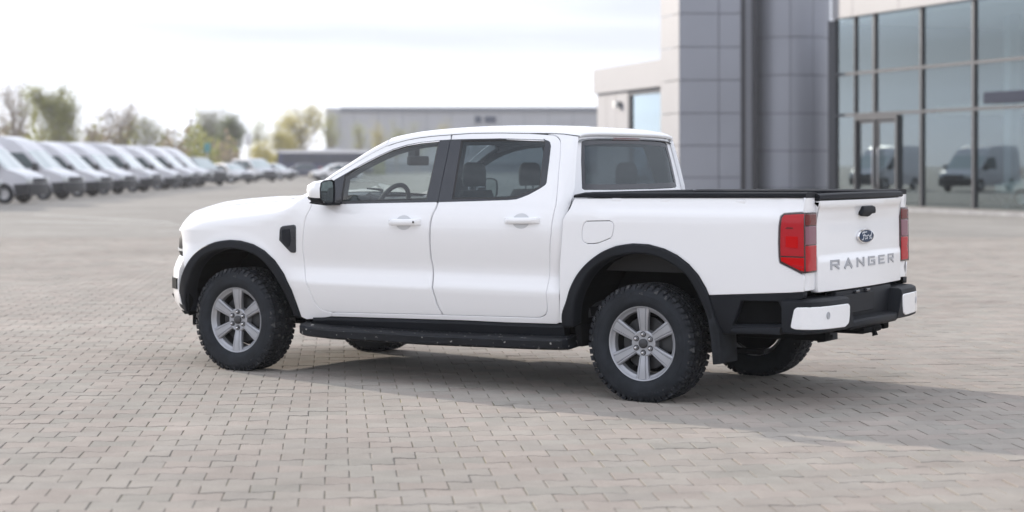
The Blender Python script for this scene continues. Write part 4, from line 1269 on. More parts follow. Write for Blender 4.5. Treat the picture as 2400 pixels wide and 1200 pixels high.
D = {
 'fdoor': [(-0.812,1.396),(-0.890,1.441),(-0.962,1.482),(-1.038,1.527),(-1.116,1.568),(-1.195,1.605),(-1.277,1.629),(-1.360,1.648),(-1.445,1.661),(-1.558,1.672),(-1.710,1.681),(-1.715,1.644),(-1.725,1.523),(-1.731,1.389),(-1.736,1.265),(-1.736,1.220),(-1.729,1.186),(-1.716,1.157),(-1.707,1.130),(-1.701,1.101),(-1.698,1.066),(-1.692,0.998),(-1.688,0.923),(-1.685,0.851),(-1.693,0.774),(-1.702,0.654),(-1.717,0.596),(-1.728,0.545),(-1.744,0.505),(-1.767,0.471),(-1.760,0.471),(-1.652,0.469),(-1.178,0.457),(-0.828,0.449),(-0.773,0.456),(-0.745,0.465),(-0.724,0.480),(-0.705,0.500),(-0.690,0.527),(-0.673,0.568),(-0.656,0.615),(-0.635,0.664),(-0.621,0.715),(-0.613,0.756),(-0.609,0.804),(-0.608,0.852),(-0.611,0.906),(-0.618,0.957),(-0.629,1.020),(-0.636,1.068),(-0.645,1.107),(-0.659,1.137),(-0.677,1.171),(-0.693,1.226),(-0.704,1.262),(-0.720,1.300)],
 'rdoor': [(-1.774,0.472),(-1.751,0.505),(-1.736,0.545),(-1.724,0.596),(-1.710,0.655),(-1.700,0.774),(-1.692,0.851),(-1.695,0.923),(-1.700,0.998),(-1.705,1.066),(-1.709,1.101),(-1.715,1.131),(-1.723,1.158),(-1.737,1.186),(-1.743,1.220),(-1.744,1.265),(-1.738,1.389),(-1.733,1.523),(-1.723,1.644),(-1.717,1.681),(-1.880,1.690),(-2.104,1.690),(-2.330,1.685),(-2.470,1.676),(-2.507,1.673),(-2.531,1.669),(-2.549,1.662),(-2.563,1.653),(-2.575,1.642),(-2.586,1.627),(-2.599,1.585),(-2.616,1.493),(-2.635,1.378),(-2.648,1.287),(-2.656,1.219),(-2.650,1.141),(-2.642,1.034),(-2.612,0.835),(-2.596,0.653),(-2.594,0.555),(-2.588,0.530),(-2.575,0.511),(-2.554,0.497),(-2.525,0.488),(-2.498,0.486),(-2.263,0.482),(-1.962,0.475),(-1.773,0.471)],
 'fglass': [(-0.908,1.399),(-1.028,1.470),(-1.157,1.532),(-1.266,1.576),(-1.375,1.605),(-1.486,1.625),(-1.627,1.636),(-1.635,1.514),(-1.641,1.379),(-1.642,1.243),(-1.402,1.234),(-1.154,1.224),(-0.938,1.214),(-0.925,1.264)],
 'ftrim': [(-0.820,1.369),(-0.903,1.413),(-1.025,1.481),(-1.154,1.543),(-1.262,1.587),(-1.371,1.616),(-1.483,1.634),(-1.624,1.645),(-1.714,1.649),(-1.726,1.526),(-1.732,1.391),(-1.738,1.260),(-1.738,1.224),(-1.408,1.216),(-1.159,1.209),(-0.876,1.200),(-0.836,1.286)],
 'rtrim': [(-1.717,1.649),(-1.810,1.651),(-2.116,1.654),(-2.341,1.647),(-2.468,1.642),(-2.496,1.635),(-2.512,1.625),(-2.526,1.599),(-2.542,1.493),(-2.557,1.363),(-2.554,1.350),(-2.546,1.340),(-2.513,1.318),(-2.442,1.280),(-2.389,1.260),(-2.353,1.249),(-2.288,1.243),(-2.025,1.233),(-1.789,1.225),(-1.740,1.223),(-1.739,1.265),(-1.735,1.389),(-1.729,1.523)],
 'rglass': [(-1.811,1.638),(-2.120,1.641),(-2.345,1.637),(-2.461,1.631),(-2.474,1.619),(-2.494,1.474),(-2.510,1.330),(-2.437,1.299),(-2.387,1.280),(-2.339,1.263),(-2.259,1.255),(-1.851,1.249),(-1.834,1.442)],
 'bed': [(-2.796,1.265),(-2.960,1.266),(-3.409,1.273),(-3.844,1.278),(-4.118,1.282),(-4.351,1.284),(-4.355,1.239),(-4.361,1.196),(-4.325,1.193),(-4.237,1.186),(-4.218,1.172),(-4.208,1.111),(-4.205,1.009),(-4.208,0.927),(-4.212,0.891),(-4.283,0.859),(-4.348,0.828),(-4.364,0.827),(-4.362,0.721),(-4.270,0.712),(-4.018,0.697),(-3.757,0.681),(-3.736,0.726),(-3.687,0.802),(-3.623,0.866),(-3.544,0.919),(-3.456,0.956),(-3.345,0.980),(-3.232,0.983),(-3.118,0.965),(-3.018,0.926),(-2.924,0.865),(-2.845,0.788),(-2.788,0.698),(-2.754,0.608),(-2.717,0.522),(-2.714,0.461),(-2.687,0.461),(-2.696,0.591),(-2.702,0.837),(-2.718,1.001),(-2.726,1.124),(-2.769,1.199),(-2.783,1.243)],
 'arch_f': [(-0.557,0.403),(-0.534,0.491),(-0.504,0.595),(-0.447,0.705),(-0.369,0.799),(-0.278,0.865),(-0.175,0.908),(-0.058,0.930),(0.047,0.934),(0.177,0.916),(0.304,0.872),(0.408,0.802),(0.489,0.708),(0.540,0.630),(0.585,0.526),(0.586,0.435),(0.522,0.396)],
 'arch_fi': [(-0.502,0.413),(-0.502,0.442),(-0.455,0.569),(-0.383,0.688),(-0.294,0.781),(-0.200,0.836),(-0.094,0.865),(0.021,0.874),(0.151,0.859),(0.273,0.815),(0.364,0.738),(0.428,0.645),(0.478,0.558),(0.498,0.478),(0.486,0.400)],
 'arch_r': [(-2.714,0.439),(-2.717,0.522),(-2.754,0.608),(-2.788,0.698),(-2.845,0.788),(-2.924,0.865),(-3.018,0.926),(-3.118,0.965),(-3.232,0.983),(-3.345,0.980),(-3.456,0.956),(-3.544,0.919),(-3.623,0.866),(-3.687,0.802),(-3.736,0.726),(-3.757,0.681),(-3.795,0.558),(-3.811,0.454)],
 'arch_ri': [(-2.801,0.446),(-2.808,0.515),(-2.824,0.598),(-2.857,0.681),(-2.918,0.777),(-2.996,0.847),(-3.082,0.890),(-3.197,0.917),(-3.302,0.923),(-3.406,0.910),(-3.509,0.869),(-3.596,0.813),(-3.653,0.749),(-3.703,0.659),(-3.742,0.570),(-3.775,0.453)],
 'fuel': [(-2.904,1.118),(-2.987,1.121),(-3.067,1.123),(-3.086,1.115),(-3.096,1.098),(-3.096,1.078),(-3.091,1.051),(-3.087,1.032),(-3.075,1.017),(-3.032,1.000),(-2.987,0.984),(-2.949,0.978),(-2.905,0.978),(-2.884,0.987),(-2.871,1.006),(-2.869,1.047),(-2.876,1.082),(-2.884,1.104)],
 'lampside': [(-4.364,0.834),(-4.348,0.834),(-4.283,0.865),(-4.218,0.894),(-4.213,0.927),(-4.210,1.009),(-4.213,1.111),(-4.225,1.168),(-4.240,1.181),(-4.327,1.188),(-4.362,1.191)],
 'lowrear': [(-3.757,0.681),(-4.018,0.697),(-4.270,0.712),(-4.362,0.721),(-4.361,0.682),(-4.280,0.664),(-4.245,0.650),(-4.215,0.464),(-3.888,0.449),(-3.811,0.454),(-3.795,0.558)],
 'vent': [(-0.411,0.944),(-0.418,1.023),(-0.425,1.034),(-0.443,1.044),(-0.489,1.050),(-0.539,1.055),(-0.556,1.052),(-0.563,1.037),(-0.559,0.956),(-0.552,0.872),(-0.547,0.860),(-0.527,0.857),(-0.507,0.860),(-0.459,0.901)],
 'topseam': [(-0.812,1.396),(-0.890,1.441),(-0.962,1.482),(-1.038,1.527),(-1.116,1.568),(-1.195,1.605),(-1.277,1.629),(-1.360,1.648),(-1.445,1.661),(-1.558,1.672),(-1.710,1.681),(-1.880,1.690),(-2.104,1.690),(-2.330,1.685),(-2.470,1.676),(-2.507,1.673),(-2.531,1.669),(-2.549,1.662),(-2.563,1.653),(-2.575,1.642),(-2.586,1.627)],
 'hoodseam': [(0.660,1.045),(0.640,1.080),(0.600,1.110),(0.540,1.130),(0.449,1.148),(0.257,1.170),(0.100,1.186),(-0.072,1.202),(-0.260,1.212),(-0.410,1.220),(-0.468,1.232)],
 'fender': [(0.660,1.045),(0.640,1.080),(0.600,1.110),(0.540,1.130),(0.449,1.148),(0.257,1.170),(0.100,1.186),(-0.072,1.202),(-0.260,1.212),(-0.410,1.220),(-0.468,1.232),(-0.548,1.251),(-0.602,1.276),(-0.666,1.309),(-0.709,1.333),(-0.720,1.300),(-0.704,1.262),(-0.693,1.226),(-0.677,1.171),(-0.659,1.137),(-0.645,1.107),(-0.636,1.068),(-0.629,1.020),(-0.618,0.957),(-0.611,0.906),(-0.608,0.852),(-0.609,0.804),(-0.613,0.756),(-0.621,0.715),(-0.635,0.664),(-0.656,0.615),(-0.673,0.568),(-0.690,0.527),(-0.705,0.500),(-0.724,0.480),(-0.745,0.465),(-0.773,0.456),(-0.828,0.449),(-0.824,0.417),(-0.696,0.396),(-0.600,0.386),(-0.557,0.403),(-0.534,0.491),(-0.504,0.595),(-0.447,0.705),(-0.369,0.799),(-0.278,0.865),(-0.175,0.908),(-0.058,0.930),(0.047,0.934),(0.177,0.916),(0.304,0.872),(0.408,0.802),(0.489,0.708),(0.511,0.729),(0.528,0.806),(0.552,0.873),(0.572,0.955),(0.630,1.010)],
 'surround': [(-0.828,0.449),(-1.178,0.457),(-1.652,0.469),(-1.760,0.471),(-1.767,0.471),(-1.773,0.471),(-1.962,0.475),(-2.263,0.482),(-2.498,0.486),(-2.525,0.488),(-2.554,0.497),(-2.575,0.511),(-2.588,0.530),(-2.594,0.555),(-2.596,0.653),(-2.612,0.835),(-2.642,1.034),(-2.650,1.141),(-2.656,1.219),(-2.648,1.287),(-2.635,1.378),(-2.616,1.493),(-2.599,1.585),(-2.586,1.627),(-2.575,1.642),(-2.563,1.653),(-2.549,1.662),(-2.531,1.669),(-2.507,1.673),(-2.470,1.676),(-2.500,1.683),(-2.600,1.678),(-2.702,1.663),(-2.742,1.330),(-2.738,1.220),(-2.723,1.124),(-2.714,1.002),(-2.695,0.837),(-2.686,0.591),(-2.676,0.461),(-2.646,0.449),(-2.257,0.441),(-1.905,0.439),(-0.823,0.416)],
}

# ------------------------------------------------------------------ the pickup
truck = thing('pickup_truck', 'white double-cab pickup truck with black arch trims standing on paved lot', 'pickup truck', (0, 0, 0))
SIDE = lambda a, b: (a, Y(a, b), b)
SIDEB = lambda a, b: (a, Y(a, b, 'bed'), b)
SIDEC = lambda a, b: (a, Y(a, b, 'cab'), b)
OUT = (0, 1, 0)
BOTH = (1, -1)
def shrink(p, d): return inset(ccw(p), d)
def lab(os_, txts):
    for o, t in zip(os_, txts): o['label'] = t

# --- front fenders
fend = panel('front_fender', D['fender'], SIDE, OUT, truck, M['paint'], gap=.0022, grid=.045, sides=BOTH)
backf = [p for p in D['fender']]
panel('fender_lining', shrink([(-.60, 1.14), (-.58, .5), (-.86, .42), (-.86, .40), (-.52, .40), (-.5, .62), (-.36, .82), (-.16, .93), (.04, .955), (.2, .935), (.4, .83), (.5, .74), (.5, .95), (.45, 1.03), (.1, 1.08), (-.4, 1.12)], 0), SIDE, OUT, truck, M['dark'], off=-.03, grid=.09, sides=BOTH)
# --- doors
tr_f, tr_r = D['ftrim'], D['rtrim']
def door_glass_set(door, trim, glass, m):
    for sd, d in zip((1, -1), door):
        panel('window_trim', trim, SIDE, OUT, d, M['trim'], off=.0012, hem=.0035, depth=.030, grid=.06, holes=[shrink(glass, -.002)], sides=(sd,))
        panel('window_glass', shrink(glass, -.012), SIDE, OUT, d, m, off=-.006, hem=.001, depth=.004, grid=.08, sides=(sd,))
        s = MB()
        gp = ccw(densify(glass, .06)); gi = shrink(gp, .009)
        ring_o = [(a, Y(a, b) - .001, b) for a, b in shrink(gp, -.003)]; ring_i = [(a, Y(a, b) - .007, b) for a, b in gi]
        n = len(gp)
        vv = [(x, y * sd, z) for x, y, z in ring_o + ring_i]
        s.add(vv, [(i, (i + 1) % n, n + (i + 1) % n, n + i) for i in range(n)])
        s.build('window_seal', M['seal'], d, smooth=False)
fd = panel('front_door', D['fdoor'], SIDE, OUT, truck, M['paint'], gap=.0022, grid=.045, sides=BOTH, holes=[shrink(tr_f, .014)])
door_glass_set(fd, tr_f, D['fglass'], M['glass_front'])
rd = panel('rear_door', D['rdoor'], SIDE, OUT, truck, M['paint'], gap=.0022, grid=.045, sides=BOTH, holes=[shrink(tr_r, .014)])
door_glass_set(rd, tr_r, D['rglass'], M['glass_rear'])
# split line between the two pillar covers, quarter divider bar in the rear window
for sd, d in zip((1, -1), rd):
    g = MB()
    pts = [(-2.452, 1.648), (-2.474, 1.619), (-2.494, 1.474), (-2.512, 1.325), (-2.545, 1.345), (-2.552, 1.365), (-2.536, 1.493), (-2.520, 1.60), (-2.508, 1.622), (-2.49, 1.632)]
    panel('quarter_bar', pts, SIDE, OUT, d, M['trim'], off=.003, hem=.003, depth=.012, grid=.06, sides=(sd,))
# handles with their cups
def handle(door, hx0, hx1, z0, z1, cx, keyhole):
    for sd, d in zip((1, -1), door):
        g = MB()
        yy = Y(hx0, (z0 + z1) / 2)
        ring = []
        N_ = 10
        for i in range(N_ + 1):
            t = i / N_
            x = hx0 + (hx1 - hx0) * t
            lift = .036 * (min(1, t * 5) * min(1, (1 - t) * 5)) ** .5 + .004
            zc = z0 + (z1 - z0) * .5 + .006 * t
            hh = (z1 - z0) / 2 * (0.80 + .2 * min(1, t * 4)) * (1 if t < .97 else .9)
            yb = Y(x, zc)
            sec = []
            for (a, b) in ((-1, .25), (-1, .8), (-.72, 1), (.72, 1), (1, .8), (1, .25), (.6, .0), (-.6, .0)):
                sec.append((x, sd * (yb + lift * b - (.004 if b == 0 and t in (0, 1) else 0) + (.010 if b < .3 and 0 < i < N_ else 0)), zc + hh * a))
            ring.append(sec)
        g.loft(ring, True, True); h = g.build('door_handle', M['paint'], d, smooth=True, angle=60, recalc=True)
        if keyhole:
            g = MB(); x = hx1 + .038; zc = (z0 + z1) / 2 + .006; yb = Y(x, zc) + .0405
            g.lathe([(sd * .0, .0005), (sd * .0015, .006), (0, .0075)], 'y', 12, c=(x, sd * yb, zc)); g.build('keyhole', M['dark'], h)
        g = MB(); sg = 10
        rings = []
        for k in range(5):
            s_ = [1.0, .93, .7, .4, .02][k]; dy = [.0008, -.004, -.014, -.020, -.022][k]
            rings.append([(cx + .066 * s_ * math.cos(2 * math.pi * q / 20), sd * (Y(cx + .066 * s_ * math.cos(2 * math.pi * q / 20), (z0 + z1) / 2 + .05 * s_ * math.sin(2 * math.pi * q / 20)) + .0015 + dy * 0 - (0 if k == 0 else 0)), (z0 + z1) / 2 + .05 * s_ * math.sin(2 * math.pi * q / 20)) for q in range(20)])
        g.loft(rings, True, False); g.build('handle_cup', M['cup'], d, smooth=True)
M['cup'] = mat('cup_shade_paint', (0.62, 0.63, 0.65), 0.4, coat=.6)  # cup is a flat disc; its shade is put into this greyer paint
handle(fd, -1.366, -1.631, 1.064, 1.108, -1.488, True)
handle(rd, -2.290, -2.560, 1.092, 1.132, -2.416, False)
# interior lining behind the doors, window openings left free
def lining(name, outline, glass):
    panel(name, shrink(outline, -.02), SIDE, OUT, truck, M['inside'], off=-.034, hem=.002, depth=.03, grid=.09, holes=[shrink(glass, .004)], sides=BOTH)
lining('door_lining', [p for p in D['fdoor']], D['fglass'])
lining('door_lining', [p for p in D['rdoor']], D['rglass'])

# --- cab side: sill, rear pillar
panel('cab_side', D['surround'], SIDEC, OUT, truck, M['paint'], gap=.0022, grid=.045, sides=BOTH, depth=.03)
panel('pillar_lining', [(-2.60, .50), (-2.62, .84), (-2.66, 1.22), (-2.62, 1.52), (-2.58, 1.64), (-2.68, 1.64), (-2.70, 1.33), (-2.69, 1.1), (-2.66, .6), (-2.66, .47)], SIDEC, OUT, truck, M['inside'], off=-.036, grid=.09, sides=BOTH)

# --- roof, windscreen pillars
ts = D['topseam']
def seam_z(x):
    if x > -2.33:
        return interp(-x, [(-p[0], p[1]) for p in ts if p[0] > -2.48])
    return interp(-x, [(2.33, 1.685), (2.48, 1.6835), (2.60, 1.679), (2.705, 1.665)])
zc_ = smooth([(-2.712, 1.684), (-2.695, 1.700), (-2.65, 1.717), (-2.53, 1.732), (-2.2, 1.747), (-1.72, 1.741), (-1.42, 1.722), (-1.25, 1.700), (-1.15, 1.682)])
g = MB(); rings = []
NX = 40
xsr = [-1.20 - (2.704 - 1.20) * i / NX for i in range(NX + 1)]
def roof_sec(x, inner=0.0):
    zs0 = seam_z(x); ys = Y(x, zs0); zc = zc_(x)
    zc = max(zc, zs0 + .004)
    h = zc - zs0
    P = [(ys, zs0), (ys - .008, zs0 + h * .26), (ys - .026, zs0 + h * .46), (ys - .060, zs0 + h * .64), (ys - .13, zs0 + h * .80), (ys * .62, zs0 + h * .93), (ys * .3, zs0 + h * .985), (0, zc)]
    sec = [(x, y, z - inner) for y, z in P]
    return sec + [(x, -y, z) for (x_, y, z) in sec[-2::-1]]
for x in xsr: rings.append(roof_sec(x))
e = rings[-1]; rings.append([(p[0] - .003, p[1], p[2] - .010) for p in e]); rings.append([(p[0] + .004, p[1] * .995, p[2] - .022) for p in e])
g.loft(rings, closed=False, cap=False)
g.build('roof', M['paint'], truck, smooth=True, angle=70, recalc=False)
# ditch line along the roof gap
g = MB(); rings = [roof_sec(x, .045) for x in xsr]
rings = [[(p[0], p[1] * .97, p[2]) for p in r] for r in rings]
g.loft(rings, closed=False, cap=False); g.build('headliner', M['liner'], truck, smooth=True)
# windscreen pillars
pil = [(-.709, 1.335), (-.76, 1.364), (-.812, 1.396), (-.89, 1.441), (-.962, 1.482), (-1.038, 1.527), (-1.116, 1.568), (-1.200, 1.6065)]
edge = []
for sd in BOTH:
    g = MB(); rings = []
    for i, (x, z) in enumerate(pil):
        y = Y(x, z)
        k = i / (len(pil) - 1)
        f = .022 + .022 * k
        sec = [(x, y, z + .0035), (x + .004, y - .006, z + f * .55), (x + .006, y - .022, z + f * .9), (x + .006, y - .055, z + f * 1.08), (x - .01, y - .088, z + f * .9), (x - .03, y - .09, z - .01), (x - .03, y - .04, z - .02)]
        rings.append([(a, sd * b, c) for a, b, c in sec])
        if sd == 1: edge.append((x - .004, y - .082, z + f * .88))
    g.loft(rings, True, True); g.build('windscreen_pillar', M['paint'], truck, smooth=True, angle=60, recalc=True)
# pillar foot on the fender
# windscreen
g = MB(); rings = []
fullz = [(-.46, .70, 1.238)] + edge
for (x, y, z) in fullz:
    rings.append([(x + .16 * (1 - t * t), y * t, z + .03 * (1 - t * t)) for t in [-1 + q / 8 for q in range(17)]])
g.loft(rings, closed=False, cap=False); g.build('windscreen', M['glass_wind'], truck, smooth=True, angle=80)
g = MB(); x, y, z = edge[-1]
hr = [[(x + .16 * (1 - t * t) + .004, y * t, z + .03 * (1 - t * t) + .003) for t in [-1 + q / 8 for q in range(17)]], [(-1.205, (Y(-1.2, 1.6065) - .09) * t, roof_sec(-1.2)[7][2] * (1 - t * t) + (z + .012) * t * t) for t in [-1 + q / 8 for q in range(17)]]]
g.loft(hr, closed=False, cap=False); g.build('roof_header', M['paint'], truck, smooth=True, angle=80)
# --- cab back
def back_map(a, b):
    x = -2.743 + (b - 1.32) * .17
    k = max(0, abs(a) - .52) / .26
    return (x + .030 * k * k, a, b)
wb = [(.672, 1.327), (.640, 1.50), (.606, 1.618), (.585, 1.636), (.30, 1.650), (0, 1.654), (-.30, 1.650), (-.585, 1.636), (-.606, 1.618), (-.640, 1.50), (-.672, 1.327), (-.655, 1.317), (-.3, 1.312), (.3, 1.312), (.655, 1.317)]
cb = [(.79, 1.16), (.786, 1.30), (.745, 1.45), (.690, 1.58), (.662, 1.650), (.60, 1.672), (.30, 1.690), (0, 1.694), (-.30, 1.690), (-.60, 1.672), (-.662, 1.650), (-.690, 1.58), (-.745, 1.45), (-.786, 1.30), (-.79, 1.16)]
panel('cab_back', cb, back_map, (-1, 0, 0), truck, M['paint'], grid=.05, holes=[shrink(wb, -.004)], depth=.03)
rw = panel('rear_window', wb, back_map, (-1, 0, 0), truck, M['glass_back'], off=-.004, hem=.001, depth=.005, grid=.08)[0]
frit = panel('window_border', wb, back_map, (-1, 0, 0), rw, M['trim2'] if 'trim2' in M else M['trim'], off=-.0025, hem=.001, depth=.006, grid=.08, holes=[shrink(wb, .034)])
panel('brake_light', [(.185, 1.657), (.185, 1.641), (-.185, 1.641), (-.185, 1.657)], back_map, (-1, 0, 0), truck, M['red_dark'], off=.010, hem=.004, depth=.02, grid=.05)
panel('cab_back_lining', [(.74, .5), (.74, 1.30), (.62, 1.31), (.0, 1.30), (-.62, 1.31), (-.74, 1.30), (-.74, .5)], back_map, (-1, 0, 0), truck, M['inside'], off=-.04, grid=.2)
panel('cab_lower_back', [(.79, .46), (.80, 1.155), (-.80, 1.155), (-.79, .46)], lambda a, b: (-2.745, a, b), (-1, 0, 0), truck, M['paint'], grid=.2)

# --- bonnet
hs = D['hoodseam'][::-1]
cen = [(-.42, 1.270), (-.35, 1.262), (-.22, 1.256), (-.05, 1.250), (.12, 1.243), (.30, 1.232), (.48, 1.214), (.60, 1.190), (.70, 1.150), (.77, 1.100), (.815, 1.03)]
g = MB(); rings = []
for (xs_, zs_h), (xc, zc) in zip(hs, cen):
    ys = Y(xs_, zs_h) - .002
    zs_h += .004
    sec = []
    for q in range(21):
        t = -1 + q / 10
        s = 1 - abs(t)
        ease = 1 - (1 - s) ** 2.6
        fx = 1 - (1 - s) ** 1.8
        bulge = .010 * math.exp(-((abs(t) - .62) / .16) ** 2)
        sec.append((xs_ + (xc - xs_) * fx, ys * t, zs_h + (zc - zs_h) * ease + bulge * s))
    sec = [(sec[0][0], sec[0][1], sec[0][2] - .022)] + sec + [(sec[-1][0], sec[-1][1], sec[-1][2] - .022)]
    rings.append(sec)
first = [(p[0], p[1], p[2] - .02) for p in rings[0]]
last = [(p[0] - .01, p[1] * .995, p[2] - .03) for p in rings[-1]]
g.loft([first] + rings + [last], closed=False, cap=False)
g.build('bonnet', M['paint'], truck, smooth=True, angle=50)
g = MB(); rings = []
for (x, z, k) in ((-.40, 1.225, 1.0), (-.47, 1.232, 1.0), (-.56, 1.245, .98)):
    rings.append([(x + .14 * (1 - t * t), .76 * k * t, z + .030 * (1 - t * t)) for t in [-1 + q / 8 for q in range(17)]])
g.loft(rings, closed=False, cap=False); g.build('cowl_panel', M['plastic'], truck, smooth=True)
for y0 in (.10, -.38):
    g = MB(); g.tube([(-.36, y0, 1.278), (-.44, y0 + .18, 1.29), (-.55, y0 + .45, 1.30)], [.012, .009, .006], 6); g.build('wiper', M['plastic'], truck)

# --- nose: bumper, grille, headlights
plan_pts = [(.578, .875), (.6, .865), (.70, .80), (.776, .72), (.83, .60), (.862, .45), (.882, .25), (.888, 0)]
pf_ = plan_pts + [(x, -y) for x, y in plan_pts[-2::-1]]
def nose_band(name, levels, m, lo=0, hi=None, parent=truck, inner=.10):
    pp = pf_[lo:hi]; g = MB(); rings = []
    for i, (x, y) in enumerate(pp):
        rng_ = []
        for (z, back, in_) in levels:
            rng_.append((x - back, y * (1 - in_), z))
        z0, z1 = levels[0][0], levels[-1][0]
        rng_.append((x - levels[-1][1] - inner, y * .88, z1)); rng_.append((x - levels[0][1] - inner, y * .88, z0))
        rings.append(rng_)
    g.loft(rings, True, True); return g.build(name, m, parent, smooth=True, angle=40, recalc=True)
fb = nose_band('front_bumper', [(.40, .07, .015), (.46, .02, .004), (.52, .006, .0), (.62, .0, .0), (.70, .006, .002), (.755, .028, .008), (.80, .055, .012)], M['paint'], inner=.025)
nose_band('lower_grille', [(.36, .10, .03), (.385, .07, .03), (.51, .005 - .012, -.004), (.515, .02, .0)], M['plastic'], 3, -3, fb)
nose_band('grille', [(.80, .045, .0), (.90, .036, .0), (.985, .06, .0)], M['plastic'], 4, -4)
for k in range(2):
    zz = .85 + .075 * k
    nose_band('grille_bar', [(zz, .026, .0), (zz + .022, .026, .0), (zz + .026, .034, .0)], M['trim'], 4, -4, inner=.02)
for sd in BOTH:
    seg = pf_[0:5] if sd == 1 else pf_[-5:]
    g = MB(); rings = []
    for (x, y) in seg:
        sh = .060
        rings.append([(x - sh - .012, y * .995, .805), (x - sh, y, .83), (x - sh - .004, y * .998, .93), (x - sh - .03, y * .985, .985), (x - sh - .13, y * .9, .985), (x - sh - .13, y * .9, .805)])
    g.loft(rings, True, True); hl = g.build('headlight', M['lens_front'], truck, smooth=True, angle=40, recalc=True)
    g = MB(); rings = []
    for (x, y) in (seg[1:4] if sd == 1 else seg[1:4]):
        rings.append([(x - .054, y * 1.004, .84), (x - .054, y * 1.004, .856), (x - .064, y * 1.0, .856), (x - .064, y * 1.0, .84)])
    g.loft(rings, True, True); g.build('light_strip', M['vlamp'], hl, smooth=False, recalc=True)
    g = MB(); rings = []
    for (x, y) in seg[1:4]:
        rings.append([(x + .004, y * 1.006, .56), (x + .004, y * 1.006, .64), (x - .05, y * .97, .64), (x - .05, y * .97, .56)])
    g.loft(rings, True, True); g.build('fog_light', M['lens_front'], fb, smooth=False, recalc=True)
    # strip joining bonnet lip and lamp
    g = MB(); rings = []
    for (x, y) in seg:
        rings.append([(x - .062, y * .998, .988), (x - .066, y * .99, 1.01), (x - .09, y * .955, 1.035), (x - .16, y * .9, 1.03), (x - .16, y * .9, .988)])
    g.loft(rings, True, True); g.build('lamp_brow', M['paint'], truck, smooth=True, angle=40, recalc=True)
for sd in BOTH:
    g = MB(); g.box((.486, min(sd * .42, sd * .866), .37), (.492, max(sd * .42, sd * .862), .86)); g.build('wheel_liner', M['dark'], truck, smooth=False)
# --- fender vents
vent = D['vent']
fv = panel('fender_vent', vent, SIDE, OUT, truck, M['trim'], off=.010, hem=.006, depth=.02, grid=.03, sides=BOTH)
for sd, o in zip(BOTH, fv):
    vi = [(-.440, .945), (-.445, 1.022), (-.512, 1.026), (-.520, .98), (-.518, .935), (-.505, .905), (-.485, .900)]
    panel('vent_fin', vi, SIDE, OUT, o, M['plastic'], off=.017, hem=.006, depth=.012, grid=.03, sides=(sd,))

# --- wheel arches
def arch(name, outer, inner_):
    poly = curved(outer) + curved(inner_)[::-1]
    return panel(name, poly, SIDE, OUT, truck, M['plastic'], off=.026, hem=.014, depth=.11, grid=.035, sides=BOTH)
arch('wheel_arch_trim', D['arch_f'], D['arch_fi'])
SIDE_, SIDE = SIDE, SIDEB
arch('wheel_arch_trim', D['arch_r'], D['arch_ri'])
SIDE = SIDE_
def liner(hx, prof, zmin):
    for sd in BOTH:
        g = MB(); rings = []
        for (x, z) in prof:
            rings.append([(x, sd * .885, z), (x, sd * .40, z + .01)])
        g.loft(rings, closed=False, cap=False)
        g.add([(hx - .55, sd * .40, .35), (hx + .55, sd * .40, .35), (hx + .55, sd * .40, 1.0), (hx - .55, sd * .40, 1.0)], [(0, 1, 2, 3)])
        g.build('wheel_liner', M['dark'], truck, smooth=False)
liner(0, [(x + .004 * (1 if x > 0 else -1), z + .004) for x, z in D['arch_fi']], .4)
liner(-3.29, [(x, z + .004) for x, z in D['arch_ri']], .44)

# --- cargo bed sides
bs = panel('bed_side', D['bed'], SIDEB, OUT, truck, M['paint'], gap=.0022, grid=.045, sides=BOTH, holes=[shrink(D['fuel'], -.001)])
panel('fuel_door', D['fuel'], SIDE, OUT, bs[0], M['paint'], gap=.0016, grid=.03, hem=.003)
bs2 = panel('filler_cover', D['fuel'], SIDE, OUT, bs[1], M['paint'], off=-.001, gap=.0, grid=.03, hem=.001, sides=(-1,))
panel('bed_lining', [(-2.72, .5), (-2.76, .66), (-2.83, .81), (-2.93, .89), (-3.03, .95), (-3.13, .985), (-3.25, 1.0), (-3.36, .998), (-3.47, .972), (-3.56, .93), (-3.64, .88), (-3.71, .81), (-3.76, .72), (-4.35, .72), (-4.35, 1.26), (-2.79, 1.26), (-2.74, 1.15)], SIDEB, OUT, truck, M['dark'], off=-.03, grid=.1, sides=BOTH)
# little tie-down bumps under the rail
for xx in (-3.08, -3.42, -3.93):
    for sd, o in zip(BOTH, bs):
        g = MB(); 
        for q in range(1):
            zz = 1.255; yb = Y(xx, zz)
            g.bbox((xx - .05, min(sd * (yb - .012), sd * (yb + .002)), zz - .018), (xx + .02, max(sd * (yb - .012), sd * (yb + .002)), zz + .012), .0065, 3)
        g.build('rail_clip', M['paint'], o)
# black lower rear quarter with its recess
lq = D['lowrear']
rec = [(-3.90, .500), (-3.93, .56), (-3.965, .655), (-4.20, .660), (-4.225, .615), (-4.222, .515)]
panel('lower_quarter', lq, SIDE, OUT, truck, M['plastic'], off=.001, grid=.05, hem=.006, depth=.06, sides=BOTH, holes=[rec])
panel('quarter_recess', shrink(rec, -.03), SIDE, OUT, truck, M['dark'], off=-.055, grid=.08, depth=.06, sides=BOTH)
for sd in BOTH:
    g = MB()
    rr = []
    for (x, h, w) in ((-3.885, .012, .0), (-3.92, .024, .016), (-4.05, .030, .022), (-4.215, .036, .030)):
        yb = Y(x, .47)
        rr.append([(x, sd * (yb - .03), .462), (x, sd * (yb + w), .462), (x, sd * (yb + w + .004), .462 + h * .6), (x, sd * (yb + w - .006), .466 + h), (x, sd * (yb - .05), .47 + h)])
    g.loft(rr, True, True); g.build('quarter_ledge', M['plastic'], truck, smooth=True, angle=50, recalc=True)
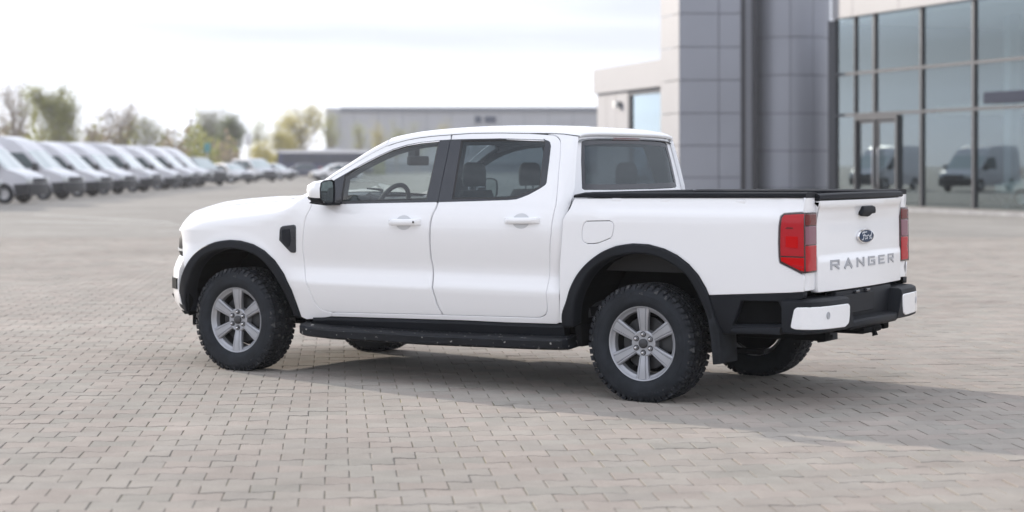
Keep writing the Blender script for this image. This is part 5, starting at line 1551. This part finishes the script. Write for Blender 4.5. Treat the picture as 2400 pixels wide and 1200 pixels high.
# rear corner posts
postf = lambda a, b: (-4.362 - .004 * (1 - ((abs(a) - .79) / .08) ** 2) + (.02 * max(0, (abs(a) - .855) / .02) ** 2), a, b)
panel('rear_corner_post', [(.714, .724), (.714, 1.283), (.862, 1.283), (.872, 1.19), (.876, 1.0), (.874, .83), (.870, .722)], postf, (-1, 0, 0), truck, M['paint'], gap=.002, grid=.05, sides=BOTH)
# --- tail lights
ls = [p for p in D['lampside']]
def lamp_part(name, pts, m, off, parent, sides=BOTH, depth=.02, rear=False, hem=.004):
    return panel(name, pts, postf if rear else SIDE, (-1, 0, 0) if rear else OUT, parent, m, off=off, hem=hem, depth=depth, grid=.04, sides=sides)
side_out = [(-4.372, .832), (-4.348, .833), (-4.283, .863), (-4.218, .894), (-4.212, .927), (-4.210, 1.009), (-4.212, 1.11), (-4.220, 1.167), (-4.237, 1.183), (-4.325, 1.189), (-4.366, 1.190)]
for sd in BOTH:
    tl = lamp_part('tail_light', side_out, M['lamp_edge'], .010, truck, (sd,), .05)[0]
    lamp_part('lamp_return', [(.872, 1.192), (.718, 1.192), (.716, .832), (.874, .832)], M['lamp_edge'], .012, tl, (sd,), .04, True)
    lamp_part('lens', [(-4.366, .932), (-4.222, .934), (-4.221, 1.009), (-4.223, 1.108), (-4.230, 1.158), (-4.243, 1.174), (-4.325, 1.179), (-4.363, 1.180)], M['red_mid'], .014, tl, (sd,), .01)
    lamp_part('lens', [(-4.366, .845), (-4.350, .846), (-4.286, .874), (-4.226, .902), (-4.222, .926), (-4.366, .924)], M['red_hi'], .014, tl, (sd,), .01)
    for (z0, z1, m_) in ((1.115, 1.182, 'red_dark'), (1.000, 1.110, 'lens_clear'), (.842, .995, 'red_mid')):
        lamp_part('lens', [(.866, z0), (.866, z1), (.728, z1), (.728, z0)], M[m_], .016, tl, (sd,), .01, True)
    lamp_part('reflector', [(-4.255, .985), (-4.255, 1.052), (-4.330, 1.050), (-4.330, .980)], M['red_hi'], .0165, tl, (sd,), .006, hem=.002)
    lamp_part('reflector', [(-4.252, 1.095), (-4.262, 1.106), (-4.300, 1.104), (-4.300, 1.094)], M['red_dark'], .0155, tl, (sd,), .006, hem=.001)
    lamp_part('reflector', [(-4.285, .878), (-4.30, .884), (-4.355, .874), (-4.355, .862)], M['red_mid'], .0155, tl, (sd,), .006, hem=.001)

# --- tailgate
def step01(a, b, x):
    t = min(1, max(0, (x - a) / (b - a))); return t * t * (3 - 2 * t)
def tg_map(a, b):
    k = abs(a) / .71
    x = -4.372 - .036 * (1 - k * k) - (1.28 - b) * .012
    x -= .016 * step01(1.205, 1.235, b)                    # spoiler lip along the top
    scoop = step01(.905, .935, b) * (1 - step01(1.12, 1.215, b))
    x += .013 * scoop * (1 - .55 * step01(.45, 1.0, k))
    return (x, a, b)
tg_out = [(-.706, .706), (-.709, .95), (-.709, 1.12), (-.704, 1.262), (.704, 1.262), (.709, 1.12), (.709, .95), (.706, .706)]
tg = panel('tailgate', rounded(tg_out, .012, 3), tg_map, (-1, 0, 0), truck, M['paint'], gap=.0022, grid=.035, depth=.05)[0]
g = MB(); rr = []
for q in range(13):
    a = -.711 + 1.422 * q / 12
    x = tg_map(a, 1.262)[0]
    zt_ = 1.300 + .006 * (1 - (a / .706) ** 2)
    rr.append([(x + .002, a, 1.264), (x - .006, a, 1.272), (x - .004, a, zt_ - .008), (x + .010, a, zt_), (x + .07, a, zt_ - .001), (x + .075, a, 1.264)])
g.loft(rr, True, True); g.build('tailgate_cap', M['plastic'], tg, smooth=True, angle=40, recalc=True)
# handle
hp = rounded([(.072, 1.155), (.078, 1.170), (.045, 1.212), (-.150, 1.212), (-.155, 1.168), (-.10, 1.166), (-.06, 1.148)], .008, 3)
hp = [(y + .038, z) for y, z in hp]
hd = panel('tailgate_handle', hp, lambda a, b: (tg_map(a, b)[0] - .012 - .010 * math.exp(-((b - 1.18) / .03) ** 2), a, b), (-1, 0, 0), tg, M['plastic'], off=.006, hem=.006, depth=.05, grid=.02)
# emblem: oval with script
ec, ez = 0.0, 1.026
em = node('emblem', tg, (tg_map(0, ez)[0] - .010, 0, ez))
def oval(rx, rz, x0, x1, n=40): 
    g = MB(); rings = []
    for (x, k) in ((x0, 1.0), (x1 + .003, 1.0), (x1, .96)):
        rings.append([(x, rx * k * math.cos(2 * math.pi * q / n), rz * k * math.sin(2 * math.pi * q / n)) for q in range(n)])
    g.loft(rings, True, True); return g
oval(.136, .0465, .012, -.004).build('badge_rim', M['chrome'], em, recalc=True, angle=40)
oval(.123, .0395, .0, -.0065).build('badge_face', M['badge'], em, recalc=True, angle=40)
script = [  # y runs to the left seen from behind, so strokes are given as (right, up) and mirrored
    [(-.078, .014), (-.070, .024), (-.045, .027), (-.018, .024), (-.002, .027)],
    [(-.048, .026), (-.050, .006), (-.060, -.018), (-.074, -.024), (-.083, -.017)],
    [(-.066, .003), (-.048, .006), (-.026, .008)],
    [(-.012, .004), (-.026, .000), (-.032, -.012), (-.022, -.020), (-.008, -.014), (-.004, -.003), (-.012, .004)],
    [(.004, .002), (.014, .004), (.010, -.008), (.006, -.020)], [(.013, .001), (.024, .006), (.032, .003)],
    [(.066, .002), (.052, .003), (.040, -.008), (.046, -.020), (.060, -.014), (.070, .000), (.086, .026)], [(.070, .000), (.066, -.014), (.074, -.020), (.086, -.014)]]
g = MB()
for st in script: g.tube([(-.0065, -a, b) for a, b in st], .0030, 5)
g.build('script', M['script'], em)
# lettering
GL = {'R': [[(0, 0), (0, 1), (.85, 1), (.85, .48), (.12, .48)], [(.42, .42), (.86, 0)]], 'A': [[(0, 0), (.42, 1), (.84, 0)], [(.24, .30), (.62, .30)]],
      'N': [[(0, 0), (0, 1)], [(0, .96), (.84, .04)], [(.84, 0), (.84, 1)]], 'G': [[(.84, .98), (0, .98), (0, .02), (.84, .02), (.84, .5), (.45, .5)]],
      'E': [[(.84, .98), (0, .98), (0, .02), (.84, .02)], [(0, .5), (.70, .5)]]}
def letter(ch, y0, z0, w, h):
    o_ = MB(); lift = 0.0
    for st in GL[ch]:
        for (a, b) in zip(st, st[1:]):
            p, q = Vector((a[0] * w, a[1] * h)), Vector((b[0] * w, b[1] * h))
            d_ = (q - p); 
            if d_.length < 1e-6: continue
            t = d_.normalized(); nrm = Vector((-t.y, t.x)) * (.0058 if abs(t.x) > abs(t.y) * 1.2 else .0095)
            p = p - t * .006; q = q + t * .006
            lift += .00025
            c = [p + nrm, p - nrm, q - nrm, q + nrm]
            vs = []
            for dx in (.004, -.004 - lift):
                for k in c:
                    yy = y0 - k.x; zz = z0 + k.y
                    vs.append((tg_map(yy, zz)[0] + dx, yy, zz))
            o_.add(vs, [(0, 1, 2, 3), (7, 6, 5, 4), (0, 4, 5, 1), (1, 5, 6, 2), (2, 6, 7, 3), (3, 7, 4, 0)])
    return o_.build('letter', M['letter'], tg, smooth=False, recalc=True)
yL = .535
for i, ch in enumerate('RANGER'):
    letter(ch, yL - i * .1905, .843, .118, .048)

# --- bed interior and rails
g = MB()
g.add([(-2.80, .70, .80), (-4.33, .70, .80), (-4.33, -.70, .80), (-2.80, -.70, .80)], [(0, 1, 2, 3)])
for sd in BOTH: g.box((-4.33, min(sd * .70, sd * .73), .80), (-2.80, max(sd * .70, sd * .73), 1.262))
g.box((-2.83, -.70, .80), (-2.80, .70, 1.262)); g.box((-4.335, -.70, .80), (-4.31, .70, 1.262))
g.build('bed_liner', M['bedliner'], truck, smooth=False)
for sd in BOTH:
    g = MB(); rr = []
    for q in range(21):
        x = -2.792 - (4.366 - 2.792) * q / 20
        e_ = min(1, (x + 2.792) / -.04) if q else .55
        yo = Y(max(x, -4.35), 1.27) + .006
        zt_ = 1.2675 + .0375 * e_ - .004 * step01(-3.9, -4.36, x) * 0
        zb = 1.2665 + .012 * (abs(x) - 2.79) / 1.57
        zt_ = zb + .034 * e_
        rr.append([(x, sd * yo, zb), (x, sd * (yo + .003), zb + .006), (x, sd * (yo + .001), zt_ - .008), (x, sd * (yo - .012), zt_), (x, sd * .715, zt_), (x, sd * .690, zt_ - .010), (x, sd * .690, zb)])
    g.loft(rr, True, True); g.build('bed_rail', M['plastic'], truck, smooth=True, angle=45, recalc=True)
g = MB(); g.bbox((-2.862, -.688, 1.266), (-2.795, .688, 1.300), .008); g.build('bulkhead_rail', M['plastic'], truck)

# --- rear bumper
bp = [(-4.235, .918), (-4.30, .925), (-4.36, .920), (-4.41, .890), (-4.443, .83), (-4.462, .74), (-4.474, .60), (-4.482, .45)]
blen = [0]
for a, b in zip(bp, bp[1:]): blen.append(blen[-1] + math.hypot(b[0] - a[0], b[1] - a[1]))
def bpath(s):
    s = max(0, s)
    for i in range(len(bp) - 1):
        if s <= blen[i + 1] or i == len(bp) - 2:
            t = (s - blen[i]) / (blen[i + 1] - blen[i])
            return bp[i][0] + (bp[i + 1][0] - bp[i][0]) * t, bp[i][1] + (bp[i + 1][1] - bp[i][1]) * t
bps = [bpath(blen[-1] * k / 28) for k in range(29)]
rb = node('rear_bumper', truck, (0, 0, 0))
for sd in BOTH:
    g = MB(); rr = []
    for i, (x, y) in enumerate(bps):
        x0, y0 = bps[max(0, i - 1)]; x1, y1 = bps[min(28, i + 1)]
        t = Vector((x1 - x0, y1 - y0)).normalized(); n = Vector((t.y, -t.x))
        if n.dot(Vector((-1, .6))) < 0: n = -n
        def q_(d, z, yy=0): return (x + n.x * d, sd * (y + n.y * d + yy), z)
        k = i / 28
        slant = -.03 * (1 - (k)) * 0
        zl = .468 + .006 * k
        inn = .10 + .10 * step01(.15, .6, k)
        dy = -.07 * step01(.9, 1, k)
        rr.append([q_(-inn, zl + .02, dy), q_(-.03, zl, dy), q_(-.004, zl + .012, dy), q_(.0, zl + .06, dy * .7), q_(.0, .640), q_(-.005, .662), q_(-.022, .672), q_(-inn, .680)])
    g.loft(rr, True, True); g.build('bumper_end', M['plastic'], rb, smooth=True, angle=40, recalc=True)
    cap_map = lambda a, b: (bpath(a)[0], bpath(a)[1], b)
    L_ = blen[-1]
    cp_ = rounded([(.060, .512), (.088, .501), (L_ - .075, .493), (L_ - .028, .512), (L_ - .014, .56), (L_ - .012, .622), (L_ - .03, .633), (.2, .634), (.100, .632), (.083, .618)], .012, 3)
    cap_ = panel('bumper_cap', cp_, cap_map, (-1, .6, 0), rb, M['paint'], off=.006, hem=.006, depth=.012, grid=.03, sides=(sd,))[0]
    # parking sensor
    sx, sy = bpath(.33)
    x1, y1 = bpath(.36)
    t = Vector((x1 - sx, y1 - sy)).normalized(); n = Vector((t.y, -t.x))
    if n.x > 0: n = -n
    g = MB(); rings = []
    for (d, r_s) in ((.005, .0205), (.0080, .0195), (.0083, .0155), (.0060, .0140), (.0076, .0125), (.0079, .0005)):
        rings.append([(sx + n.x * d + t.x * r_s * math.cos(2 * math.pi * q / 20), sd * (sy + n.y * d + t.y * r_s * math.cos(2 * math.pi * q / 20)), .578 + 1.15 * r_s * math.sin(2 * math.pi * q / 20)) for q in range(20)])
    g.loft(rings, True, False); g.build('parking_sensor', [M['letter']], cap_, smooth=True, angle=30, recalc=True)
g = MB()
g.bbox((-4.40, -.47, .49), (-4.33, .47, .70), .01)
g.build('bumper_centre', M['plastic'], rb)
g = MB()
g.prism([(-4.30, .47), (-4.455, .462), (-4.474, .480), (-4.474, .512), (-4.462, .520), (-4.39, .528), (-4.30, .528)], 'y', -.40, .40, .006)
for k in range(3): g.box((-4.452 + .02 * k, -.34, .5205 + .0023 * k), (-4.442 + .02 * k, .34, .5245 + .0023 * k))
g.build('bumper_step', M['plastic'], rb, angle=40)
g = MB(); g.bbox((-4.414, -.13, .555), (-4.402, .39, .672), .003, 1); g.build('number_plate_holder', M['dark2'] if 'dark2' in M else M['plastic'], rb)
for y0 in (.16, -.02):
    g = MB(); g.bbox((-4.42, y0 - .03, .676), (-4.395, y0 + .03, .694), .004, 1); g.build('plate_lamp', M['trim'], rb)
g = MB(); g.bbox((-4.46, -.16, .418), (-4.20, .16, .465), .02, 2); g.build('tow_bar', M['dark'], rb)
g = MB(); g.tube([(-4.34, .0, .45), (-4.46, 0, .435), (-4.47, 0, .40)], .02, 8); g.build('tow_hook', M['dark'], rb)

# --- side steps
for sd in BOTH:
    st = node('side_step', truck, (0, 0, 0))
    g = MB(); rr = []
    for (x, yo, drop, zt) in ((-.60, .93, .070, .372), (-.625, .965, .092, .366), (-.70, .995, .10, .360), (-.9, 1.000, .10, .352), (-1.7, 1.000, .098, .352), (-2.5, 1.000, .094, .366), (-2.70, .998, .090, .372), (-2.755, .985, .080, .374), (-2.775, .955, .06, .374)):
        zb = zt - drop * .5
        rr.append([(x, sd * .70, zt + .002), (x, sd * (yo - .075), zt + .004), (x, sd * (yo - .06), zt - .002), (x, sd * (yo - .012), zt - .006), (x, sd * yo, zt - .018), (x, sd * (yo - .004), zt - .062), (x, sd * (yo - .03), zt - .076), (x, sd * .72, zt - .06)])
    g.loft(rr, True, True); g.build('step_board', M['plastic_dust'], st, smooth=True, angle=35, recalc=True)
    g = MB()
    for k in range(46):
        x = -.80 - k * .0405
        g.box((x - .012, min(sd * .80, sd * .915), .3555), (x + .012, max(sd * .80, sd * .915), .3590 + .012 * step01(-1.7, -2.6, x)))
    tp = g.build('step_tread', M['plastic_dust'], st, smooth=False)
    g = MB()
    for x in (-.9, -1.7, -2.5): g.box((x - .03, min(sd * .5, sd * .8), .33), (x + .03, max(sd * .5, sd * .8), .38))
    g.build('step_bracket', M['dark'], st, smooth=False)
    g = MB()
    rr = []
    for (x, zt_) in ((-.66, .405), (-.82, .414), (-1.9, .437), (-2.64, .447), (-2.70, .455)):
        rr.append([(x, sd * .855, zt_), (x, sd * .862, zt_ - .02), (x, sd * .84, .345), (x, sd * .78, .34), (x, sd * .78, zt_)])
    g.loft(rr, True, True); g.build('sill_cover', M['plastic'], truck, smooth=False, recalc=True)

# --- underbody
g = MB(); g.box((-4.30, -.72, .50), (.60, .72, .56)); g.build('underbody_pan', M['dark'], truck, smooth=False)
for sd in BOTH:
    g = MB(); g.bbox((-4.36, sd * .50 - .045, .40), (.55, sd * .50 + .045, .50), .012); g.build('frame_rail', M['dark'], truck)
    g = MB(); g.bbox((-3.95, sd * .56 - .035, .30), (-2.65, sd * .56 + .035, .335), .01); g.build('leaf_spring', M['dark'], truck)
    g = MB(); g.tube([(-3.42, sd * .52, .33), (-3.46, sd * .46, .62)], .03, 8); g.build('damper', M['flap'], truck)
g = MB(); g.tube([(-3.29, -.74, .362), (-3.29, .74, .362)], .045, 10)
g.lathe([(-.13, .02), (-.11, .09), (-.05, .13), (.05, .13), (.11, .09), (.13, .02)], 'x', 18, c=(-3.29, 0, .362)); g.build('rear_axle', M['dark'], truck)
g = MB(); g.tube([(0, -.74, .362), (0, .74, .362)], .04, 8); g.build('front_axle', M['dark'], truck)
g = MB(); g.tube([(-1.2, -.30, .36), (-2.6, -.32, .37), (-3.0, -.42, .42), (-3.7, -.44, .44), (-4.05, -.50, .42)], .035, 8); g.lathe([(-.0, .02), (.0, .09), (.5, .09), (.5, .02)], 'x', 16, c=(-2.5, -.32, .38)); g.build('exhaust', M['cap'], truck)
g = MB(); g.bbox((-2.55, .10, .31), (-1.5, .44, .50), .03); g.build('fuel_tank', M['dark'], truck)
g = MB(); g.lathe([(-.10, .10), (-.11, .25), (-.08, .355), (.08, .355), (.11, .25), (.10, .10)], 'z', 30, c=(-3.86, 0, .50)); g.build('spare_wheel', M['dark'], truck)
g = MB(); g.bbox((-.5, -.62, .33), (.62, .62, .36), .01); g.build('skid_plate', M['dark'], truck)
# flaps and deflectors
for sd in BOTH:
    g = MB(); g.prism([(-3.745, .60), (-3.775, .60), (-3.835, .46), (-3.845, .27), (-3.79, .262), (-3.775, .43)], 'y', min(sd * .69, sd * .935), max(sd * .69, sd * .935), .006); g.build('mud_flap', M['flap'], truck, angle=40)
    g = MB(); g.prism([(-2.80, .44), (-2.82, .32), (-2.86, .32), (-2.845, .46)], 'y', min(sd * .70, sd * .895), max(sd * .70, sd * .895), .006); g.build('mud_flap', M['dark'], truck, angle=40)
    g = MB(); g.bbox((.415, min(sd * .76, sd * .885), .305), (.435, max(sd * .76, sd * .885), .385), .006); g.build('air_deflector', M['dark'], truck)

# --- wheels
def cyl_block(a0, a1, y0, y1, r0, r1, sk=0.0, yt=None):
    v = []
    for (r, inset_) in ((r0, 0), (r1, 1)):
        for (a, y, s_) in ((a0, y0, 0), (a1, y0, 0), (a1, y1, sk), (a0, y1, sk)):
            aa = a + s_
            v.append((r * math.cos(aa), y, r * math.sin(aa)))
    return v, [(0, 3, 2, 1), (4, 5, 6, 7), (0, 1, 5, 4), (1, 2, 6, 5), (2, 3, 7, 6), (3, 0, 4, 7)]
RT = .374
ZH = .362
def flat(v, ang):
    """the tyre stands on the ground: nothing below it"""
    o = []
    for (x, y, z) in v:
        lim = -(ZH - .003)
        if z < lim:
            z = lim - (z - lim) * .0
        o.append((x, y, z))
    return o
def tyre_meshes():
    g = MB()
    g.lathe([(-.100, .225), (-.116, .245), (-.1285, .285), (-.1290, .318), (-.1215, .342), (-.1085, .356), (-.09, RT - .012), (-.03, RT - .009), (.03, RT - .009), (.09, RT - .012), (.1085, .356), (.1215, .342), (.1290, .318), (.1285, .285), (.1265, .268), (.1245, .262), (.118, .250), (.104, .2365), (.094, .230)], 'y', 72)
    # raised ring and block lettering band on the outer wall
    g.lathe([(.1288, .300), (.1305, .302), (.1305, .305), (.1290, .307)], 'y', 96)
    g.v = flat(g.v, 0)
    t = MB(); N_ = 54
    for k in range(N_):
        a = 2 * math.pi * k / N_; p = 2 * math.pi / N_
        for s in (1, -1):
            ph = a + (p * .5 if s < 0 else 0)
            o = .004 * (k % 2)
            v, f = cyl_block(ph, ph + p * .70, s * .070, s * (.112 + o), RT - .016, RT - .001, p * .10)
            v[6] = tuple(Vector(v[6]) - Vector((0, 0, 0))); t.add(v, f)
            # shoulder lug running down the wall
            w0, w1 = (.344, .350) if k % 2 else (.334, .352)
            vv = []
            for (r, y) in ((RT - .006, s * .1105), (.354, s * .1235), (w0, s * .1295), (w0, s * .122), (.350, s * .112), (RT - .02, s * .100)):
                for aa in (ph + p * .06, ph + p * .64): vv.append((r * math.cos(aa), y, r * math.sin(aa)))
            ff = []
            for i in range(6):
                j = (i + 1) % 6; ff.append((2 * i, 2 * i + 1, 2 * j + 1, 2 * j))
            ff += [(0, 2, 4, 6, 8, 10), (11, 9, 7, 5, 3, 1)]
            t.add(vv, ff)
            v, f = cyl_block(ph + p * .1, ph + p * .72, s * .026, s * .060, RT - .016, RT, -p * .22); t.add(v, f)
        v, f = cyl_block(a, a + p * .78, -.016, .016, RT - .016, RT, p * .3); t.add(v, f)
    t.v = flat(t.v, 0)
    return g, t
tg_, tt_ = tyre_meshes()
def tyre_letters():
    """small raised marks along the upper outer wall"""
    g = MB(); r2 = random.Random(9)
    for c0 in (1.05, 4.1):
        for k in range(11):
            a = c0 + k * .062
            if r2.random() < .12: continue
            v, f = cyl_block(a, a + .040, .1270, .1300, .306, .322); g.add(v, f)
    return g
def spoke(ang):
    g = MB(); rr = []
    for (r, hw_, y, dp) in ((.050, .0265, -.016, .030), (.085, .0290, -.010, .032), (.120, .0325, -.004, .030), (.160, .0370, .001, .028), (.195, .0415, .003, .026), (.2215, .0455, .004, .024)):
        sec = []
        for (u, dy) in ((-1, -dp), (-1, -.006), (-.80, 0), (-.62, 0), (-.55, -.0035), (-.48, .0015), (.48, .0015), (.55, -.0035), (.62, 0), (.80, 0), (1, -.006), (1, -dp)):
            sec.append((r * math.cos(ang) - u * hw_ * math.sin(ang), y + dy, r * math.sin(ang) + u * hw_ * math.cos(ang)))
        rr.append(sec)
    g.loft(rr, True, True)
    return g
def wheel(x, y, sd, rot):
    w = node('wheel', truck, (x, y, ZH), (0, 0, 0 if sd == 1 else math.pi))
    return w
proto = None
def fill_wheel(w):
    ty = tg_.build('tyre', M['tyre'], w, smooth=True, angle=50)
    tr = tt_.build('tread_block', M['tread'], w, smooth=False, recalc=True); tr['kind'] = 'stuff'
    wm = tyre_letters().build('wall_mark', M['tread'], w, smooth=False, recalc=True); wm['kind'] = 'stuff'
    rim = MB()
    rim.lathe([(-.10, .222), (-.08, .200), (.0, .196), (.055, .199), (.078, .204), (.084, .2120), (.092, .2210), (.099, .2245), (.103, .2285), (.1035, .2325), (.100, .2345), (.094, .2345)], 'y', 72)
    rm = rim.build('rim', M['rim'], w, smooth=True, angle=40)
    for k in range(6):
        s = spoke(math.radians(90 + 60 * k)); s.v = [(p[0], p[1] + .092, p[2]) for p in s.v]
        s.build('spoke', M['rim'], w, smooth=True, angle=30, recalc=True)
    h = MB(); h.lathe([(.030, .085), (.078, .083), (.083, .074), (.080, .060), (.080, .030), (.080, .0005)], 'y', 40); h.build('hub', M['rim'], w, smooth=True, angle=40)
    c = MB(); c.lathe([(.078, .030), (.090, .0295), (.094, .024), (.0955, .0005)], 'y', 28); c.build('hub_cap', M['cap'], w, smooth=True, angle=40)
    for k in range(6):
        a = math.radians(90 + 60 * k); cx_, cz_ = .0575 * math.cos(a), .0575 * math.sin(a)
        n = MB(); n.lathe([(.0806, .0185), (.0850, .0180), (.0850, .0135), (.0795, .0120)], 'y', 16, c=(cx_, 0, cz_)); n.build('nut_recess', M['cap'], w, smooth=True)
        n = MB(); n.lathe([(.075, .0100), (.094, .0098), (.0975, .0070), (.0985, .0004)], 'y', 6, c=(cx_, 0, cz_)); n.build('lug_nut', M['nut'], w, smooth=True, angle=25)
    d = MB(); d.lathe([(.010, .07), (.010, .165), (.030, .165), (.030, .07)], 'y', 48, close=True); d.build('brake_disc', M['disc'], w, smooth=True, angle=40)
    d = MB(); d.bbox((-.19, -.02, -.05), (-.11, .05, .07), .012); d.build('brake_caliper', M['disc'], w)
    d = MB(); d.lathe([(-.095, .221), (-.075, .1985), (.0, .1945), (.05, .197)], 'y', 48); d.build('inner_barrel', M['barrel'], w, smooth=True)
    d = MB(); d.lathe([(-.06, .0005), (-.06, .19)], 'y', 32); d.build('backplate', M['dark'], w, smooth=False)
wheels = []
w0_ = wheel(0, .805, 1, 0); fill_wheel(w0_); wheels.append(w0_)
for (x, y, sd) in ((-3.29, .805, 1), (0, -.805, -1), (-3.29, -.865, -1)):
    w = copy_tree(w0_, truck); w.location = (x, y, ZH); w.rotation_euler = (0, 0, 0 if sd == 1 else math.pi)

# --- door mirrors
for sd in BOTH:
    mr_ = node('door_mirror', truck, (0, 0, 0))
    def P(x, y, z): return (x, sd * y, z)
    g = MB(); rr = []
    # housing: rings from the rear rim forwards
    def rim_ring(x, k, dz=0.0):
        base = [(1.118, 1.250), (1.122, 1.310), (1.110, 1.352), (1.075, 1.366), (.985, 1.372), (.962, 1.360), (.955, 1.300), (.958, 1.225), (.975, 1.206), (1.05, 1.205), (1.095, 1.218)]
        cy, cz = 1.04, 1.288
        return [P(x + .03 * (yy - 1.04) * -1.2, cy + (yy - cy) * k, cz + (zz - cz) * k + dz) for yy, zz in base]
    rr = [rim_ring(-.915, .90), rim_ring(-.935, 1.0), rim_ring(-.925, 1.035), rim_ring(-.89, 1.03), rim_ring(-.83, .92), rim_ring(-.79, .68), rim_ring(-.775, .35)]
    hb_ = MB(); hb_.loft(rr, True, True)
    # upper shell painted, lower shell black
    fcs, mi_ = [], []
    for f in hb_.f:
        cz = sum(hb_.v[i][2] for i in f) / len(f); cx = sum(hb_.v[i][0] for i in f) / len(f)
        mi_.append(0 if cz > 1.268 and cx > -.918 else 1)
    hb_.mi = mi_
    hb_.build('mirror_housing', [M['paint'], M['plastic']], mr_, smooth=True, angle=50, recalc=True)
    g = MB(); g.add([tuple(p) for p in rim_ring(-.926, .90)], [tuple(range(11))]); gl = g.build('mirror_glass', M['mirror'], mr_, smooth=False, recalc=True)
    g = MB(); g.prism([(-.93, 1.196), (-.95, 1.216), (-.80, 1.226), (-.78, 1.21)], 'y', min(sd * .84, sd * 1.06), max(sd * .84, sd * 1.06), .005); g.build('mirror_arm', M['plastic'], mr_, angle=40)
# --- cabin
def seat(x, y, parent=truck):
    s = node('seat', parent, (x, y, 0))
    g = MB(); g.bbox((-.26, -.25, .58), (.26, .25, .78), .06, 3); g.build('seat_cushion', M['seat'], s)
    g = MB(); rr = []
    for (z, xx, w, th) in ((.74, -.22, .22, .07), (.85, -.25, .24, .07), (1.05, -.30, .245, .06), (1.22, -.335, .22, .05), (1.30, -.345, .17, .04)):
        rr.append([(xx - th, -w, z), (xx - th * .2, -w * 1.06, z), (xx + th, -w * .9, z), (xx + th * .8, 0, z), (xx + th, w * .9, z), (xx - th * .2, w * 1.06, z), (xx - th, w, z)])
    g.loft(rr, True, True); g.build('seat_back', M['seat'], s, smooth=True, angle=60, recalc=True)
    g = MB(); rr = []
    for (z, w, th) in ((1.325, .115, .045), (1.36, .125, .052), (1.43, .125, .052), (1.475, .105, .044), (1.492, .07, .025)):
        rr.append([(-.35 + th * math.cos(2 * math.pi * q / 12) * (1.15), w * math.sin(2 * math.pi * q / 12), z) for q in range(12)])
    g.loft(rr, True, True); g.build('headrest', M['seat'], s, smooth=True, angle=60, recalc=True)
    g = MB()
    for yy in (-.05, .05): g.tube([(-.345, yy, 1.26), (-.345, yy, 1.34)], .008, 6)
    g.build('headrest_post', M['nut'], s)
for (x, y) in ((-1.34, .37), (-1.34, -.37), (-2.14, .37), (-2.14, -.37)): seat(x, y)
g = MB(); g.prism([(-.42, 1.18), (-.50, 1.235), (-.72, 1.225), (-.84, 1.17), (-.86, 1.02), (-.74, .80), (-.45, .75)], 'y', -.70, .70, .03); g.build('dashboard', M['inside'], truck, angle=40)
g = MB(); g.prism([(-.68, 1.215), (-.76, 1.26), (-.82, 1.25), (-.86, 1.16), (-.78, 1.10)], 'y', .22, .54, .02); g.build('instrument_binnacle', M['inside'], truck, angle=40)
sw = node('steering_wheel', truck, (-.985, .37, 1.165), (0, math.radians(-24), 0))
g = MB(); R_ = .182; rings = []
for k in range(36):
    a = 2 * math.pi * k / 36; c = Vector((0, R_ * math.cos(a), R_ * math.sin(a))); u = Vector((0, math.cos(a), math.sin(a)))
    rings.append([tuple(c + (u * math.cos(2 * math.pi * q / 8) + Vector((1, 0, 0)) * math.sin(2 * math.pi * q / 8)) * .017) for q in range(8)])
g.loft(rings + [rings[0]], True, False); g.build('wheel_rim', M['inside'], sw, recalc=True)
g = MB(); g.bbox((-.02, -.075, -.07), (.05, .075, .06), .02); 
for a in (0, math.pi, -math.pi / 2): g.tube([(.01, 0, 0), (.004, .175 * math.cos(a), .175 * math.sin(a))], .016, 6)
g.build('wheel_hub', M['inside'], sw)
g = MB(); g.tube([(.04, 0, 0), (.22, 0, -.02)], .04, 8); g.build('steering_column', M['inside'], sw)
rm_ = node('cabin_mirror', truck, (-.955, 0, 1.505))
g = MB(); g.bbox((-.02, -.125, -.035), (.015, .125, .035), .014); g.build('mirror_body', M['inside'], rm_)
g = MB(); g.bbox((.0, -.03, .03), (.07, .03, .12), .01); g.build('mirror_mount', M['inside'], rm_)
g = MB(); g.bbox((-2.68, -.76, .54), (-.42, .76, .565), .005, 1); g.build('cabin_floor', M['inside'], truck)

# ------------------------------------------------------------------ air over the lot
hz = bpy.data.materials.new('haze_air'); hz.use_nodes = True
nt = hz.node_tree; nt.nodes.clear()
ho = nt.nodes.new('ShaderNodeOutputMaterial'); hv = nt.nodes.new('ShaderNodeVolumePrincipled')
hv.inputs['Color'].default_value = (.93, .95, 1, 1)
hv.inputs['Density'].default_value = 0.00045
hv.inputs['Anisotropy'].default_value = 0.3
nt.links.new(hv.outputs[0], ho.inputs['Volume'])
g = MB(); g.box((-940, -940, -1.1), (940, 940, 13.5))
tag(g.build('haze', hz, smooth=False), kind='stuff')
